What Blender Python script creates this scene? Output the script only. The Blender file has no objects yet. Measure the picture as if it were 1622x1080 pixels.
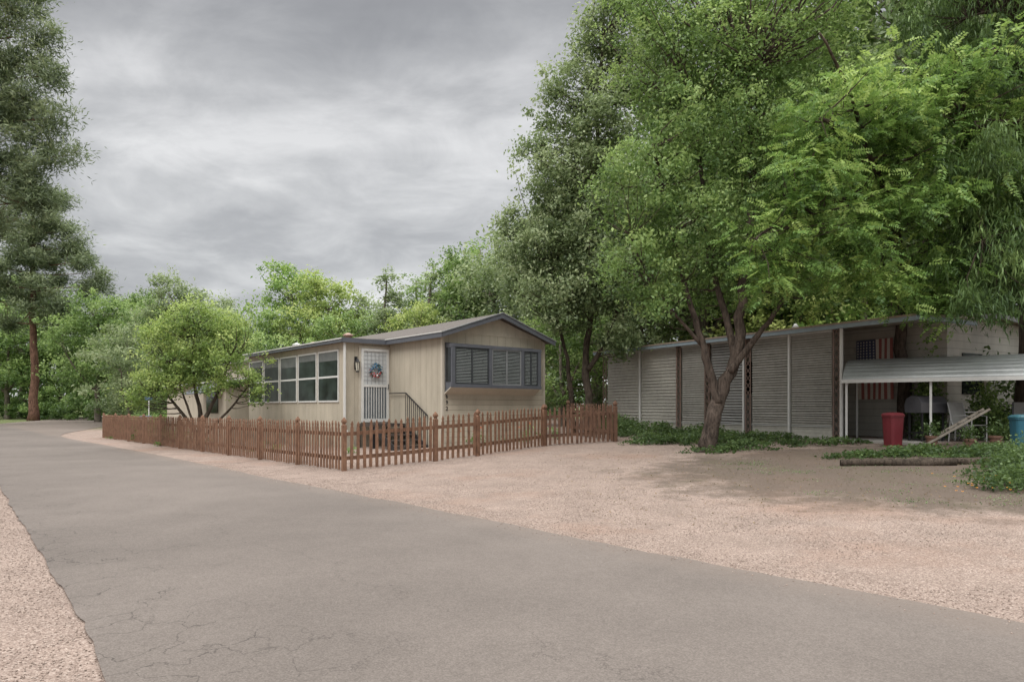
import bpy, math, random, bisect
import numpy as np
from mathutils import Vector, Matrix
R=random.Random(7); rng=np.random.default_rng(11)
sc=bpy.context.scene
COL=sc.collection

# ------------------------------------------------------------------ terrain
def sst(a,b,x):
    t=np.clip((x-a)/(b-a),0,1); return t*t*(3-2*t)
def gz(x,y):
    x=np.asarray(x,float); y=np.asarray(y,float)
    d=.75*x+.66*y-5.55
    z=np.clip(.05*(d-1),0,.62)
    return z*sst(-14,-3,x)
def g(x,y): return float(gz(x,y))

# ------------------------------------------------------------------ materials
def new_mat(name):
    m=bpy.data.materials.new(name); m.use_nodes=True
    nt=m.node_tree; b=nt.nodes['Principled BSDF']; return m,nt,b
def N(nt,t,**k):
    n=nt.nodes.new(t)
    for a,v in k.items(): setattr(n,a,v)
    return n
def mth(nt,op,a,b=None,c=None,clamp=False):
    n=N(nt,'ShaderNodeMath',operation=op); n.use_clamp=clamp
    for i,v in enumerate((a,b,c)):
        if v is None: continue
        if isinstance(v,(int,float)): n.inputs[i].default_value=v
        else: nt.links.new(v,n.inputs[i])
    return n.outputs[0]
def mixc(nt,f,a,b,bt='MIX'):
    n=N(nt,'ShaderNodeMix',data_type='RGBA',blend_type=bt)
    for i,v in ((0,f),(6,a),(7,b)):
        if isinstance(v,(int,float)): n.inputs[i].default_value=v
        elif isinstance(v,tuple): n.inputs[i].default_value=(v[0],v[1],v[2],1)
        else: nt.links.new(v,n.inputs[i])
    return n.outputs[2]
def noise(nt,co,scale,detail=4,rough=.55,dist=0):
    n=N(nt,'ShaderNodeTexNoise'); n.inputs['Scale'].default_value=scale
    n.inputs['Detail'].default_value=detail; n.inputs['Roughness'].default_value=rough
    n.inputs['Distortion'].default_value=dist
    if co is not None: nt.links.new(co,n.inputs['Vector'])
    return n.outputs[0]
def ramp(nt,f,stops):
    n=N(nt,'ShaderNodeValToRGB'); e=n.color_ramp.elements
    while len(e)<len(stops): e.new(.5)
    for i,(p,c) in enumerate(stops):
        e[i].position=p
        if isinstance(c,(int,float)): c=(c,c,c)
        e[i].color=(c[0],c[1],c[2],1)
    nt.links.new(f,n.inputs[0]); return n.outputs[0]
def ocoord(nt): return N(nt,'ShaderNodeTexCoord').outputs['Object']
def bump(nt,b,h,strength=.3,dist=.02):
    n=N(nt,'ShaderNodeBump'); n.inputs['Strength'].default_value=strength; n.inputs['Distance'].default_value=dist
    nt.links.new(h,n.inputs['Height']); nt.links.new(n.outputs[0],b.inputs['Normal'])
def paint(name,c,rough=.6,var=.25,scale=3,metal=0,bmp=.1,spec=.4):
    m,nt,b=new_mat(name); co=ocoord(nt)
    n1=noise(nt,co,scale,6,.65); n2=noise(nt,co,scale*9,4,.6)
    f=mth(nt,'ADD',mth(nt,'MULTIPLY',n1,.65),mth(nt,'MULTIPLY',n2,.35))
    dk=tuple(x*(1-var) for x in c); lt=tuple(min(1,x*(1+var)) for x in c)
    col=ramp(nt,f,[(.3,dk),(.7,lt)])
    nt.links.new(col,b.inputs['Base Color']); b.inputs['Roughness'].default_value=rough
    b.inputs['Metallic'].default_value=metal; b.inputs['Specular IOR Level'].default_value=spec
    if bmp: bump(nt,b,n2,bmp,.01)
    return m
def siding(name,c,axis,period,gw=.06,dark=.45,rough=.7,stain=.25,lap=False):
    m,nt,b=new_mat(name); co=ocoord(nt); s=N(nt,'ShaderNodeSeparateXYZ'); nt.links.new(co,s.inputs[0])
    v=s.outputs[2] if axis=='z' else mth(nt,'ADD',s.outputs[0],s.outputs[1])
    fr=mth(nt,'FRACT',mth(nt,'DIVIDE',mth(nt,'ADD',v,50.0),period))
    gr=mth(nt,'LESS_THAN',fr,gw)
    mp=N(nt,'ShaderNodeMapping'); mp.inputs['Scale'].default_value=(1,1,.35) ; nt.links.new(co,mp.inputs[0])
    n1=noise(nt,mp.outputs[0],2.2,6,.65); n2=noise(nt,co,40,3,.6)
    f=mth(nt,'ADD',mth(nt,'MULTIPLY',n1,.7),mth(nt,'MULTIPLY',n2,.3))
    col=ramp(nt,f,[(.3,tuple(x*(1-stain) for x in c)),(.65,tuple(min(1,x*(1+stain*.4)) for x in c))])
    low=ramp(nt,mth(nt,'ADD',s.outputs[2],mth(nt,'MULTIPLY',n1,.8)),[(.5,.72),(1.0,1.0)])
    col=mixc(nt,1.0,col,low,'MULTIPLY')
    col=mixc(nt,mth(nt,'MULTIPLY',gr,1-dark),col,tuple(x*.25 for x in c))
    nt.links.new(col,b.inputs['Base Color']); b.inputs['Roughness'].default_value=rough
    h=fr if lap else mth(nt,'SUBTRACT',1.0,gr)
    h=mth(nt,'ADD',h,mth(nt,'MULTIPLY',n2,.15)) if not lap else mth(nt,'SUBTRACT',1.0,h)
    bump(nt,b,h,.6,.015)
    return m
def wood(name,c1,c2,rough=.75):
    m,nt,b=new_mat(name); co=ocoord(nt)
    mp=N(nt,'ShaderNodeMapping'); mp.inputs['Scale'].default_value=(1,1,.12); nt.links.new(co,mp.inputs[0])
    n1=noise(nt,mp.outputs[0],60,4,.6); n2=noise(nt,co,5.5,5,.7)
    f=mth(nt,'ADD',mth(nt,'MULTIPLY',n1,.45),mth(nt,'MULTIPLY',n2,.55))
    nt.links.new(ramp(nt,f,[(.32,c1),(.68,c2)]),b.inputs['Base Color'])
    b.inputs['Roughness'].default_value=rough; b.inputs['Specular IOR Level'].default_value=.25
    bump(nt,b,n1,.3,.006); return m
def glass(name,c=(.02,.024,.022),rough=.08,spec=.5):
    m,nt,b=new_mat(name); co=ocoord(nt)
    n1=noise(nt,co,1.3,3,.6)
    nt.links.new(ramp(nt,n1,[(.35,tuple(x*.5 for x in c)),(.7,tuple(x*2.2 for x in c))]),b.inputs['Base Color'])
    b.inputs['Roughness'].default_value=rough; b.inputs['Specular IOR Level'].default_value=spec
    return m
def bark(name,c1,c2,sc_=6):
    m,nt,b=new_mat(name); co=ocoord(nt)
    mp=N(nt,'ShaderNodeMapping'); mp.inputs['Scale'].default_value=(1,1,.25); nt.links.new(co,mp.inputs[0])
    n1=noise(nt,mp.outputs[0],sc_*3,6,.7,.6); n2=noise(nt,co,sc_*.4,3)
    f=mth(nt,'ADD',mth(nt,'MULTIPLY',n1,.7),mth(nt,'MULTIPLY',n2,.3))
    nt.links.new(ramp(nt,f,[(.36,c1),(.62,c2)]),b.inputs['Base Color'])
    b.inputs['Roughness'].default_value=.9; b.inputs['Specular IOR Level'].default_value=.15
    bump(nt,b,n1,.9,.05); return m
def leafmat(name,dark,mid,light,trans=.42):
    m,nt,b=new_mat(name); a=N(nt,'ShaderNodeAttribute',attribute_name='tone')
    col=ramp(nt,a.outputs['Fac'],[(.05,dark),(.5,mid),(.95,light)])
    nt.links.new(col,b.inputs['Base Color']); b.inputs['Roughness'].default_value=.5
    b.inputs['Specular IOR Level'].default_value=.35
    t=N(nt,'ShaderNodeBsdfTranslucent'); nt.links.new(mixc(nt,.25,col,(.3,.42,.08)),t.inputs[0])
    mx=N(nt,'ShaderNodeMixShader'); mx.inputs[0].default_value=trans
    nt.links.new(b.outputs[0],mx.inputs[1]); nt.links.new(t.outputs[0],mx.inputs[2])
    nt.links.new(mx.outputs[0],nt.nodes['Material Output'].inputs[0]); return m

# ------------------------------------------------------------------ mesh helpers
class M:
    def __init__(s): s.v=[]; s.f=[]
    def poly(s,pts):
        n=len(s.v); s.v+= [tuple(p) for p in pts]; s.f.append(tuple(range(n,n+len(pts))))
    def box(s,x0,x1,y0,y1,z0,z1):
        n=len(s.v)
        s.v+=[(x0,y0,z0),(x1,y0,z0),(x1,y1,z0),(x0,y1,z0),(x0,y0,z1),(x1,y0,z1),(x1,y1,z1),(x0,y1,z1)]
        s.f+=[tuple(n+i for i in q) for q in ((0,3,2,1),(4,5,6,7),(0,1,5,4),(1,2,6,5),(2,3,7,6),(3,0,4,7))]
    def beam(s,a,b,w,h,up=(0,0,1)):
        a=Vector(a); b=Vector(b); d=(b-a).normalized(); u=Vector(up)
        sd=d.cross(u)
        if sd.length<1e-4: sd=Vector((1,0,0))
        sd.normalize(); u=sd.cross(d).normalized(); n=len(s.v)
        for p in (a,b):
            for q,r in ((-1,-1),(1,-1),(1,1),(-1,1)):
                s.v.append(tuple(p+sd*q*w/2+u*r*h/2))
        s.f+=[tuple(n+i for i in q) for q in ((0,1,2,3),(7,6,5,4),(0,4,5,1),(1,5,6,2),(2,6,7,3),(3,7,4,0))]
    def prism(s,prof,axis,a0,a1):
        n=len(s.v); k=len(prof)
        for a in (a0,a1):
            for p,q in prof:
                s.v.append((p,a,q) if axis=='y' else (a,p,q))
        s.f.append(tuple(range(n,n+k))); s.f.append(tuple(range(n+2*k-1,n+k-1,-1)))
        for i in range(k):
            j=(i+1)%k; s.f.append((n+i,n+k+i,n+k+j,n+j))
    def tube(s,pts,rad,seg=8,jit=0,cap=True):
        pts=[Vector(p) for p in pts]; n0=len(s.v); m=len(pts)
        ref=Vector((1,0,0)) if abs((pts[-1]-pts[0]).normalized().x)<.8 else Vector((0,1,0))
        for i,p in enumerate(pts):
            d=(pts[min(i+1,m-1)]-pts[max(i-1,0)])
            d=d.normalized() if d.length>1e-6 else Vector((0,0,1))
            a=(ref-d*ref.dot(d)).normalized(); b=d.cross(a); ref=a
            r=rad[i] if isinstance(rad,(list,tuple)) else rad
            for k in range(seg):
                t=2*math.pi*k/seg; rr=r*(1+(R.uniform(-jit,jit) if jit else 0))
                s.v.append(tuple(p+(a*math.cos(t)+b*math.sin(t))*rr))
        for i in range(m-1):
            for k in range(seg):
                k2=(k+1)%seg; A=n0+i*seg
                s.f.append((A+k,A+k2,A+seg+k2,A+seg+k))
        if cap:
            s.f.append(tuple(n0+k for k in range(seg-1,-1,-1))); s.f.append(tuple(n0+(m-1)*seg+k for k in range(seg)))
    def build(s,name,mat,parent=None,smooth=False,bevel=0):
        me=bpy.data.meshes.new(name); me.from_pydata(s.v,[],s.f); me.update()
        if mat: me.materials.append(mat)
        if smooth: me.shade_smooth()
        o=bpy.data.objects.new(name,me); COL.objects.link(o)
        if parent: o.parent=parent
        if bevel:
            bv=o.modifiers.new('b','BEVEL'); bv.width=bevel; bv.segments=2; bv.limit_method='ANGLE'
        return o
def bx(name,mat,parent,*a,bevel=0):
    mb=M(); mb.box(*a); return mb.build(name,mat,parent,bevel=bevel)
def top(o,label,cat,group=None,kind=None):
    o['label']=label; o['category']=cat
    if group: o['group']=group
    if kind: o['kind']=kind
    return o
def empty(name,loc,rot=0,label='',cat='',group=None):
    e=bpy.data.objects.new(name,None); e.empty_display_size=.2; e.location=loc; e.rotation_euler=(0,0,rot)
    COL.objects.link(e); return top(e,label,cat,group)
def np_mesh(name,verts,nper,mat,tone=None,parent=None,faces_per=None):
    me=bpy.data.meshes.new(name); V=verts.reshape(-1,3); nv=len(V)
    if faces_per is None:
        nf=nv//nper; idx=np.arange(nv,dtype=np.int32); tot=nper
    else:
        k=nv//nper; fp=np.array(faces_per,dtype=np.int32); idx=(np.arange(k)[:,None,None]*nper+fp[None]).reshape(-1).astype(np.int32)
        tot=fp.shape[1]; nf=len(idx)//tot
    me.vertices.add(nv); me.vertices.foreach_set('co',V.astype(np.float32).ravel())
    me.loops.add(len(idx)); me.loops.foreach_set('vertex_index',idx)
    me.polygons.add(nf); me.polygons.foreach_set('loop_start',np.arange(0,nf*tot,tot,dtype=np.int32))
    me.polygons.foreach_set('loop_total',np.full(nf,tot,dtype=np.int32))
    me.update(calc_edges=True)
    if tone is not None:
        at=me.attributes.new('tone','FLOAT','POINT'); at.data.foreach_set('value',np.repeat(tone,nper).astype(np.float32))
    me.materials.append(mat)
    o=bpy.data.objects.new(name,me); COL.objects.link(o)
    if parent: o.parent=parent
    return o

# ------------------------------------------------------------------ foliage
def unit(v): return v/np.maximum(np.linalg.norm(v,axis=-1,keepdims=True),1e-6)
def leaf_quads(c,nrm,L,W,tdir=None):
    n=unit(nrm); t=rng.normal(size=c.shape) if tdir is None else tdir
    t=unit(t-n*np.sum(t*n,axis=1,keepdims=True)); b=np.cross(n,t)
    L=np.asarray(L).reshape(-1,1); W=np.asarray(W).reshape(-1,1)
    q=np.stack([c-t*L*.5,c+b*W*.5-t*L*.08,c+t*L*.5-n*L*.12,c-b*W*.5-t*L*.08],axis=1)
    return q.reshape(-1,3)
def clusters(blobs,n,shell=.45):
    out=[];ton=[]
    wts=np.array([b[1][0]*b[1][1]*b[1][2] for b in blobs])**.8; wts/=wts.sum()
    for k,(c,r) in enumerate(blobs):
        m=max(3,int(n*wts[k])); d=unit(rng.normal(size=(m,3))); rr=shell+(1-shell)*rng.random((m,1))**.7
        rr=rr*(1+.16*rng.normal(size=(m,1)))
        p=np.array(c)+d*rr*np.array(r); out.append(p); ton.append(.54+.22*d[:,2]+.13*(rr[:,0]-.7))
    return np.concatenate(out),np.concatenate(ton)
def crown(name,mat,C,T,per,crad,L,mode='broad',parent=None,droop=0):
    n=len(C); per_k=np.maximum(4,(per*rng.uniform(.4,1.6,n))).astype(int)
    idx=np.repeat(np.arange(n),per_k); m=len(idx)
    cr=(crad*rng.uniform(.6,1.45,n))[idx][:,None]
    cen=C[idx]; off=rng.normal(size=(m,3))*cr*np.array([.55,.55,.4])
    off[:,2]-=droop*np.hypot(off[:,0],off[:,1])
    pos=cen+off
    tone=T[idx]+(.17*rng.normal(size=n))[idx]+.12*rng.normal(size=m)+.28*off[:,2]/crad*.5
    mid=C.mean(axis=0)
    if mode=='broad':
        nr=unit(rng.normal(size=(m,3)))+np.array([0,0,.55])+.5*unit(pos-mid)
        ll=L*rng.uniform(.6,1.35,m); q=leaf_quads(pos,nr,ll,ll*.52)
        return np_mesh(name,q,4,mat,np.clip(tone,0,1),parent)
    if mode=='pinnate':
        K=8; td=unit(off*np.array([1,1,.3])+rng.normal(size=(m,3))*.3*crad+np.array([0,0,-.14*crad]))
        nr=unit(np.array([0,-.4,1.])+rng.normal(size=(m,3))*.55); nr=unit(nr-td*np.sum(nr*td,axis=1,keepdims=True))
        sd=np.cross(nr,td); qs=[];ts=[]; Lm=(L*rng.uniform(.65,1.25,m))[:,None]
        for k in range(K):
            u=(k+.8)/K
            for sgn in (-1,1):
                base=pos+td*(Lm*u)-nr*(Lm*.26*u*u); ll=Lm*.30*(1-.6*abs(u-.4))
                dirn=unit(sd*sgn+td*.35-nr*(.15+.35*rng.random((m,1)))); cc=base+dirn*ll*.5
                qs.append(leaf_quads(cc,nr+.35*rng.normal(size=(m,3)),ll,ll*.46,dirn).reshape(m,4,3)); ts.append(tone+.08*rng.normal(size=m))
        q=np.concatenate(qs).reshape(-1,3); return np_mesh(name,q,4,mat,np.clip(np.concatenate(ts),0,1),parent)
    if mode=='needle':
        td=unit(off+rng.normal(size=(m,3))*.35*crad+np.array([0,0,.12*crad]))
        if droop>.5: td=unit(td*np.array([.35,.35,.3])+np.array([0,0,-1.]))
        ll=L*rng.uniform(.7,1.3,m); q=leaf_quads(pos,rng.normal(size=(m,3)),ll,ll*(.18 if droop<=.5 else .15),td)
        return np_mesh(name,q,4,mat,np.clip(tone,0,1),parent)
def smooth_line(pts,k=4):
    P=[Vector(p) for p in pts]; out=[]
    for i in range(len(P)-1):
        p0=P[max(i-1,0)];p1=P[i];p2=P[i+1];p3=P[min(i+2,len(P)-1)]
        for j in range(k):
            t=j/k; out.append(.5*((2*p1)+(p2-p0)*t+(2*p0-5*p1+4*p2-p3)*t*t+(3*p1-p0-3*p2+p3)*t**3))
    out.append(P[-1]); return out
def trunk(name,mat,limbs,C,frac,parent,twig_r=.025,maxd=99):
    mb=M(); nodes=[]
    for pts,r0,r1 in limbs:
        L=smooth_line(pts,4); n=len(L); L=[p+Vector((R.gauss(0,r0*.12),R.gauss(0,r0*.12),0)) if 0<i<n-1 else p for i,p in enumerate(L)]
        rad=[r0+(r1-r0)*(i/(n-1))**.8 for i in range(n)]
        if r0>.2: rad[0]*=1.35; rad[1]*=1.12
        mb.tube(L,rad,11,.08); nodes+=list(zip(L,rad))
    nz=nodes[len(nodes)//8:]
    A=np.array([list(p) for p,_ in nz])
    for c in C:
        if R.random()>frac: continue
        pen=np.linalg.norm(A-c,axis=1)+np.maximum(0,A[:,2]-c[2]+.2)*1.2
        i=int(np.argmin(pen)); a=nz[i][0]; b=Vector(c)
        if (a-b).length>maxd: continue
        md=(a+b)/2+Vector((R.gauss(0,.1),R.gauss(0,.1),-.08))*(a-b).length
        r=min(nz[i][1]*.7,twig_r*(.5+.35*(a-b).length))
        mb.tube(smooth_line([a,md,b],2),[r,r*.85,r*.65,r*.45,r*.25],5,0,False)
    return mb.build(name,mat,parent,True)

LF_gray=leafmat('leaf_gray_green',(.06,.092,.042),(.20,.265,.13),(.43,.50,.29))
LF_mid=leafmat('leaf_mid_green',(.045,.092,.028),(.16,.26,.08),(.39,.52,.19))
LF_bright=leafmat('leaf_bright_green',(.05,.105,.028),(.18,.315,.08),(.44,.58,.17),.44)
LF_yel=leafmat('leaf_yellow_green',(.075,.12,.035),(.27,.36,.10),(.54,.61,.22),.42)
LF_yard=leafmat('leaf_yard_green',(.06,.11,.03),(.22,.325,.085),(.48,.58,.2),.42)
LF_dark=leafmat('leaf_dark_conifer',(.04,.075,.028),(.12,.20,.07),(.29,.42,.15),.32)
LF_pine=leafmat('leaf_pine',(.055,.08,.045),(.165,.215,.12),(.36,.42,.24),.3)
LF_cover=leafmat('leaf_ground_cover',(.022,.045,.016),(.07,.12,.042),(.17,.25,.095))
BK_brown=bark('bark_brown',(.022,.017,.014),(.135,.105,.086))
BK_red=bark('bark_reddish',(.045,.024,.018),(.22,.125,.09),3)
BK_gray=bark('bark_gray',(.07,.06,.05),(.28,.24,.2))
BK_dark=bark('bark_dark',(.02,.016,.012),(.12,.095,.075))

# ------------------------------------------------------------------ WORLD
w=bpy.data.worlds.new('World'); sc.world=w; w.use_nodes=True; nt=w.node_tree
bg=nt.nodes['Background']
SUN_EL,SUN_AZ=math.radians(48),math.radians(205)
sky=N(nt,'ShaderNodeTexSky',sky_type='NISHITA'); sky.sun_disc=False; sky.sun_elevation=SUN_EL; sky.sun_rotation=SUN_AZ
tc=N(nt,'ShaderNodeTexCoord'); sp=N(nt,'ShaderNodeSeparateXYZ'); nt.links.new(tc.outputs['Generated'],sp.inputs[0])
zz=mth(nt,'MAXIMUM',sp.outputs[2],0.0)
den=mth(nt,'ADD',zz,.26)
cb=N(nt,'ShaderNodeCombineXYZ'); nt.links.new(mth(nt,'DIVIDE',sp.outputs[0],den),cb.inputs[0]); nt.links.new(mth(nt,'DIVIDE',sp.outputs[1],den),cb.inputs[1])
mp=N(nt,'ShaderNodeMapping'); mp.inputs['Scale'].default_value=(.85,1.0,1); mp.inputs['Rotation'].default_value=(0,0,math.radians(-28)); mp.inputs['Location'].default_value=(2.1,.4,0)
nt.links.new(cb.outputs[0],mp.inputs[0])
c1=noise(nt,mp.outputs[0],1.25,8,.5,.5); c2=noise(nt,mp.outputs[0],4.4,7,.6,.4)
cf=mth(nt,'ADD',mth(nt,'MULTIPLY',c1,.72),mth(nt,'MULTIPLY',c2,.28))
cc=ramp(nt,cf,[(.36,(.345,.35,.365)),(.45,(.435,.442,.455)),(.53,(.58,.586,.594)),(.61,(.80,.802,.805))])
hz=ramp(nt,zz,[(0,(1.3,1.3,1.29)),(.16,(1.22,1.22,1.21)),(.30,(1.06,1.06,1.06)),(.46,(.86,.86,.87))])
cl=mixc(nt,1.0,cc,hz,'MULTIPLY')
hi=ramp(nt,zz,[(.54,0.0),(.72,1.0)])
cl=mixc(nt,1.0,cl,mixc(nt,1.0,hi,(3.1,3.06,2.98),'MULTIPLY'),'ADD')
sk=mixc(nt,1.0,sky.outputs[0],(.1,.1,.1),'MULTIPLY')
fin=mixc(nt,.93,sk,cl)
nt.links.new(fin,bg.inputs[0]); bg.inputs[1].default_value=1.0
sl=bpy.data.lights.new('sun','SUN'); sl.energy=1.5; sl.angle=math.radians(30); sl.color=(1,.97,.92)
so=bpy.data.objects.new('sun',sl); COL.objects.link(so)
sd=Vector((-.42*math.cos(SUN_EL),-.907*math.cos(SUN_EL),math.sin(SUN_EL)))
so.rotation_euler=sd.to_track_quat('Z','Y').to_euler(); so.location=(0,0,30)

# ------------------------------------------------------------------ CAMERA
cam=bpy.data.cameras.new('camera'); co_=bpy.data.objects.new('camera',cam); COL.objects.link(co_)
co_.location=(0,0,1.45); co_.rotation_euler=(math.radians(90),0,0)
cam.lens=24; cam.sensor_width=36; cam.shift_y=105/1622; cam.clip_end=3000; sc.camera=co_
sc.view_settings.view_transform='Standard'; sc.view_settings.look='None'; sc.view_settings.exposure=0

# ------------------------------------------------------------------ GROUND
xs=np.concatenate([np.array([-900,-500,-300,-180,-120,-90,-70]),np.arange(-55,40,.6),np.array([45,60,80,120,180,300,500,900])])
ys=np.concatenate([np.array([-300,-120,-50,-20,-8]),np.arange(0,60,.6),np.array([65,75,90,120,180,300,500,1000,1800])])
X,Y=np.meshgrid(xs,ys,indexing='ij'); Z=gz(X,Y)
near=(np.abs(.75*X+.66*Y-5.55+2.4)>2.9)&(Y<45)&(Y>0)
Z=Z+near*0.007*np.sin(X*3.1+1.7*np.sin(Y*1.3))*np.cos(Y*2.3+X)*(X>-14)
nx,ny=len(xs),len(ys)
V=np.stack([X,Y,Z],-1).reshape(-1,3)
ii,jj=np.meshgrid(np.arange(nx-1),np.arange(ny-1),indexing='ij'); a=(ii*ny+jj).ravel()
F=np.stack([a,a+ny,a+ny+1,a+1],-1)
me=bpy.data.meshes.new('ground'); me.from_pydata(V.tolist(),[],F.tolist()); me.shade_smooth()
m,nt,b=new_mat('gravel_ground'); co=ocoord(nt)
sp=N(nt,'ShaderNodeSeparateXYZ'); nt.links.new(co,sp.inputs[0]); gx,gy=sp.outputs[0],sp.outputs[1]
vo=N(nt,'ShaderNodeTexVoronoi'); vo.inputs['Scale'].default_value=95; nt.links.new(co,vo.inputs['Vector'])
vo2=N(nt,'ShaderNodeTexVoronoi'); vo2.inputs['Scale'].default_value=40; nt.links.new(co,vo2.inputs['Vector'])
vs=N(nt,'ShaderNodeSeparateColor'); nt.links.new(vo.outputs['Color'],vs.inputs[0])
peb=ramp(nt,vs.outputs[0],[(0,(.175,.13,.108)),(.3,(.25,.19,.16)),(.7,(.315,.245,.207)),(1,(.42,.345,.30))])
n_big=noise(nt,co,.35,5,.6); n_med=noise(nt,co,1.6,6,.7); n_fine=noise(nt,co,30,4,.7)
peb=mixc(nt,1.0,peb,ramp(nt,vo2.outputs['Distance'],[(0,1.05),(.75,.86)]),'MULTIPLY')
peb=mixc(nt,1.0,peb,ramp(nt,n_med,[(.3,.82),(.7,1.12)]),'MULTIPLY')
soil_and_shade=ramp(nt,n_fine,[(.3,(.06,.047,.036)),(.7,(.125,.10,.08))])  # bare earth colour, darkened further to paint in the shade under the trees
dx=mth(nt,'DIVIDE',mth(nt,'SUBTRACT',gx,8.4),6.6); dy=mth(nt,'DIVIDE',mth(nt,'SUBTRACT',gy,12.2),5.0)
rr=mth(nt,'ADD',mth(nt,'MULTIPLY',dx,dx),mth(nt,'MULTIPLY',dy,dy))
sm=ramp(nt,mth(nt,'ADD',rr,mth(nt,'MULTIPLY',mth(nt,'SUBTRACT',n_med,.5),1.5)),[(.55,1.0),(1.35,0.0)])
col=mixc(nt,sm,peb,mixc(nt,.2,soil_and_shade,peb))
red=ramp(nt,n_big,[(.52,0.0),(.66,.4)])
col=mixc(nt,mth(nt,'MULTIPLY',red,mth(nt,'SUBTRACT',1.0,mth(nt,'MULTIPLY',sm,.7))),col,(.26,.16,.115))
gr=ramp(nt,noise(nt,co,1.1,7,.75),[(.55,0.0),(.70,.45)])
grn=mixc(nt,mth(nt,'MULTIPLY',gr,sm),col,ramp(nt,n_fine,[(.3,(.07,.075,.035)),(.7,(.13,.13,.065))]))
far=ramp(nt,mth(nt,'DIVIDE',gy,100.0),[(.42,0.0),(.55,1.0)])
fl=ramp(nt,n_med,[(.35,(.07,.10,.035)),(.55,(.14,.16,.07)),(.7,(.25,.18,.12))])
col=mixc(nt,far,grn,fl)
nt.links.new(col,b.inputs['Base Color']); b.inputs['Roughness'].default_value=.95; b.inputs['Specular IOR Level'].default_value=.15
hh=mth(nt,'ADD',mth(nt,'MULTIPLY',vo.outputs['Distance'],-1.0),mth(nt,'MULTIPLY',n_fine,.4)); bump(nt,b,hh,.45,.009)
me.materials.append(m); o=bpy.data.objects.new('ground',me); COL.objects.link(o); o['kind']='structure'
o['label']='pinkish crushed gravel and bare earth ground with painted tree shade'; o['category']='ground'

# ------------------------------------------------------------------ ROAD
right=[(18,-12),(3.41,4.54),(1.19,6.95),(-1.08,9.6),(-5.1,14.1),(-10,19.8),(-15.6,26.1),(-20.5,31.6),(-24,36.5),(-27.5,44),(-32,55),(-38,75),(-46,100),(-60,140)]
left=[(5.3,-4.6),(.2,.9),(-1.15,2.4),(-2.25,3.75),(-3.35,5.15),(-4.7,6.8),(-6.4,8.85),(-8.4,11.3),(-13,16.9),(-20,25.5),(-33,41.5),(-43.5,57),(-55,82),(-68,112),(-85,150)]
def dens(L,s=.25):
    out=[]
    for (x0,y0),(x1,y1) in zip(L[:-1],L[1:]):
        d=math.hypot(x1-x0,y1-y0); ss=s if y0<30 else 2.0; n=max(1,int(d/ss))
        for i in range(n):
            t=i/n; out.append((x0+(x1-x0)*t,y0+(y1-y0)*t))
    out.append(L[-1]); return out
def sm2(L):
    P=[Vector((x,y,0)) for x,y in L]; return [(p.x,p.y) for p in smooth_line(P,5)]
def rough(L,a):
    out=[];ph=0
    for i,(x,y) in enumerate(L):
        ph=ph*.7+R.gauss(0,a); out.append((x+ph*.75,y+ph*.66))
    return out
RE=rough(dens(sm2(right),.12),.012); LE=rough(dens(sm2(left),.12),.010)
K=900
def resample(L,K):
    s=[0]
    for p,q in zip(L[:-1],L[1:]): s.append(s[-1]+math.hypot(q[0]-p[0],q[1]-p[1]))
    out=[]
    for k in range(K+1):
        t=(k/K)**1.6*s[-1]; i=min(max(bisect.bisect_right(s,t)-1,0),len(L)-2); u=(t-s[i])/max(s[i+1]-s[i],1e-9)
        out.append((L[i][0]+(L[i+1][0]-L[i][0])*u,L[i][1]+(L[i+1][1]-L[i][1])*u))
    return out
A_=resample(RE,K); B_=resample(LE,K); mb=M(); W=6
for k in range(K+1):
    for j in range(W+1):
        t=j/W; mb.v.append((A_[k][0]*(1-t)+B_[k][0]*t,A_[k][1]*(1-t)+B_[k][1]*t,.016+.03*math.sin(math.pi*t)))
for k in range(K):
    for j in range(W):
        q=k*(W+1)+j; mb.f.append((q,q+1,q+W+2,q+W+1))
m,nt,b=new_mat('worn_asphalt'); co=ocoord(nt)
nf=noise(nt,co,110,3,.7); nm=noise(nt,co,1.1,6,.6); nb=noise(nt,co,.22,4,.5); ng=noise(nt,co,14,5,.65)
vo=N(nt,'ShaderNodeTexVoronoi'); vo.inputs['Scale'].default_value=120; nt.links.new(co,vo.inputs['Vector'])
vs=N(nt,'ShaderNodeSeparateColor'); nt.links.new(vo.outputs['Color'],vs.inputs[0])
f=mth(nt,'ADD',mth(nt,'MULTIPLY',nf,.5),mth(nt,'MULTIPLY',vs.outputs[0],.5))
col=ramp(nt,f,[(.15,(.108,.092,.081)),(.5,(.143,.122,.109)),(.9,(.192,.167,.150))])
col=mixc(nt,1.0,col,ramp(nt,nm,[(.3,.92),(.7,1.06)]),'MULTIPLY')
col=mixc(nt,1.0,col,ramp(nt,nb,[(.35,.86),(.65,1.12)]),'MULTIPLY')
col=mixc(nt,1.0,col,ramp(nt,ng,[(.3,.95),(.7,1.05)]),'MULTIPLY')
wn=N(nt,'ShaderNodeTexNoise'); wn.inputs['Scale'].default_value=2.6; wn.inputs['Detail'].default_value=7; nt.links.new(co,wn.inputs['Vector'])
wv=N(nt,'ShaderNodeVectorMath',operation='MULTIPLY_ADD'); nt.links.new(wn.outputs['Color'],wv.inputs[0]); wv.inputs[1].default_value=(.7,.7,.7); nt.links.new(co,wv.inputs[2])
vc=N(nt,'ShaderNodeTexVoronoi',feature='DISTANCE_TO_EDGE'); vc.inputs['Scale'].default_value=2.2; nt.links.new(wv.outputs[0],vc.inputs['Vector'])
crk=ramp(nt,vc.outputs['Distance'],[(.004,1.0),(.016,0.0)])
sp=N(nt,'ShaderNodeSeparateXYZ'); nt.links.new(co,sp.inputs[0])
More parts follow.
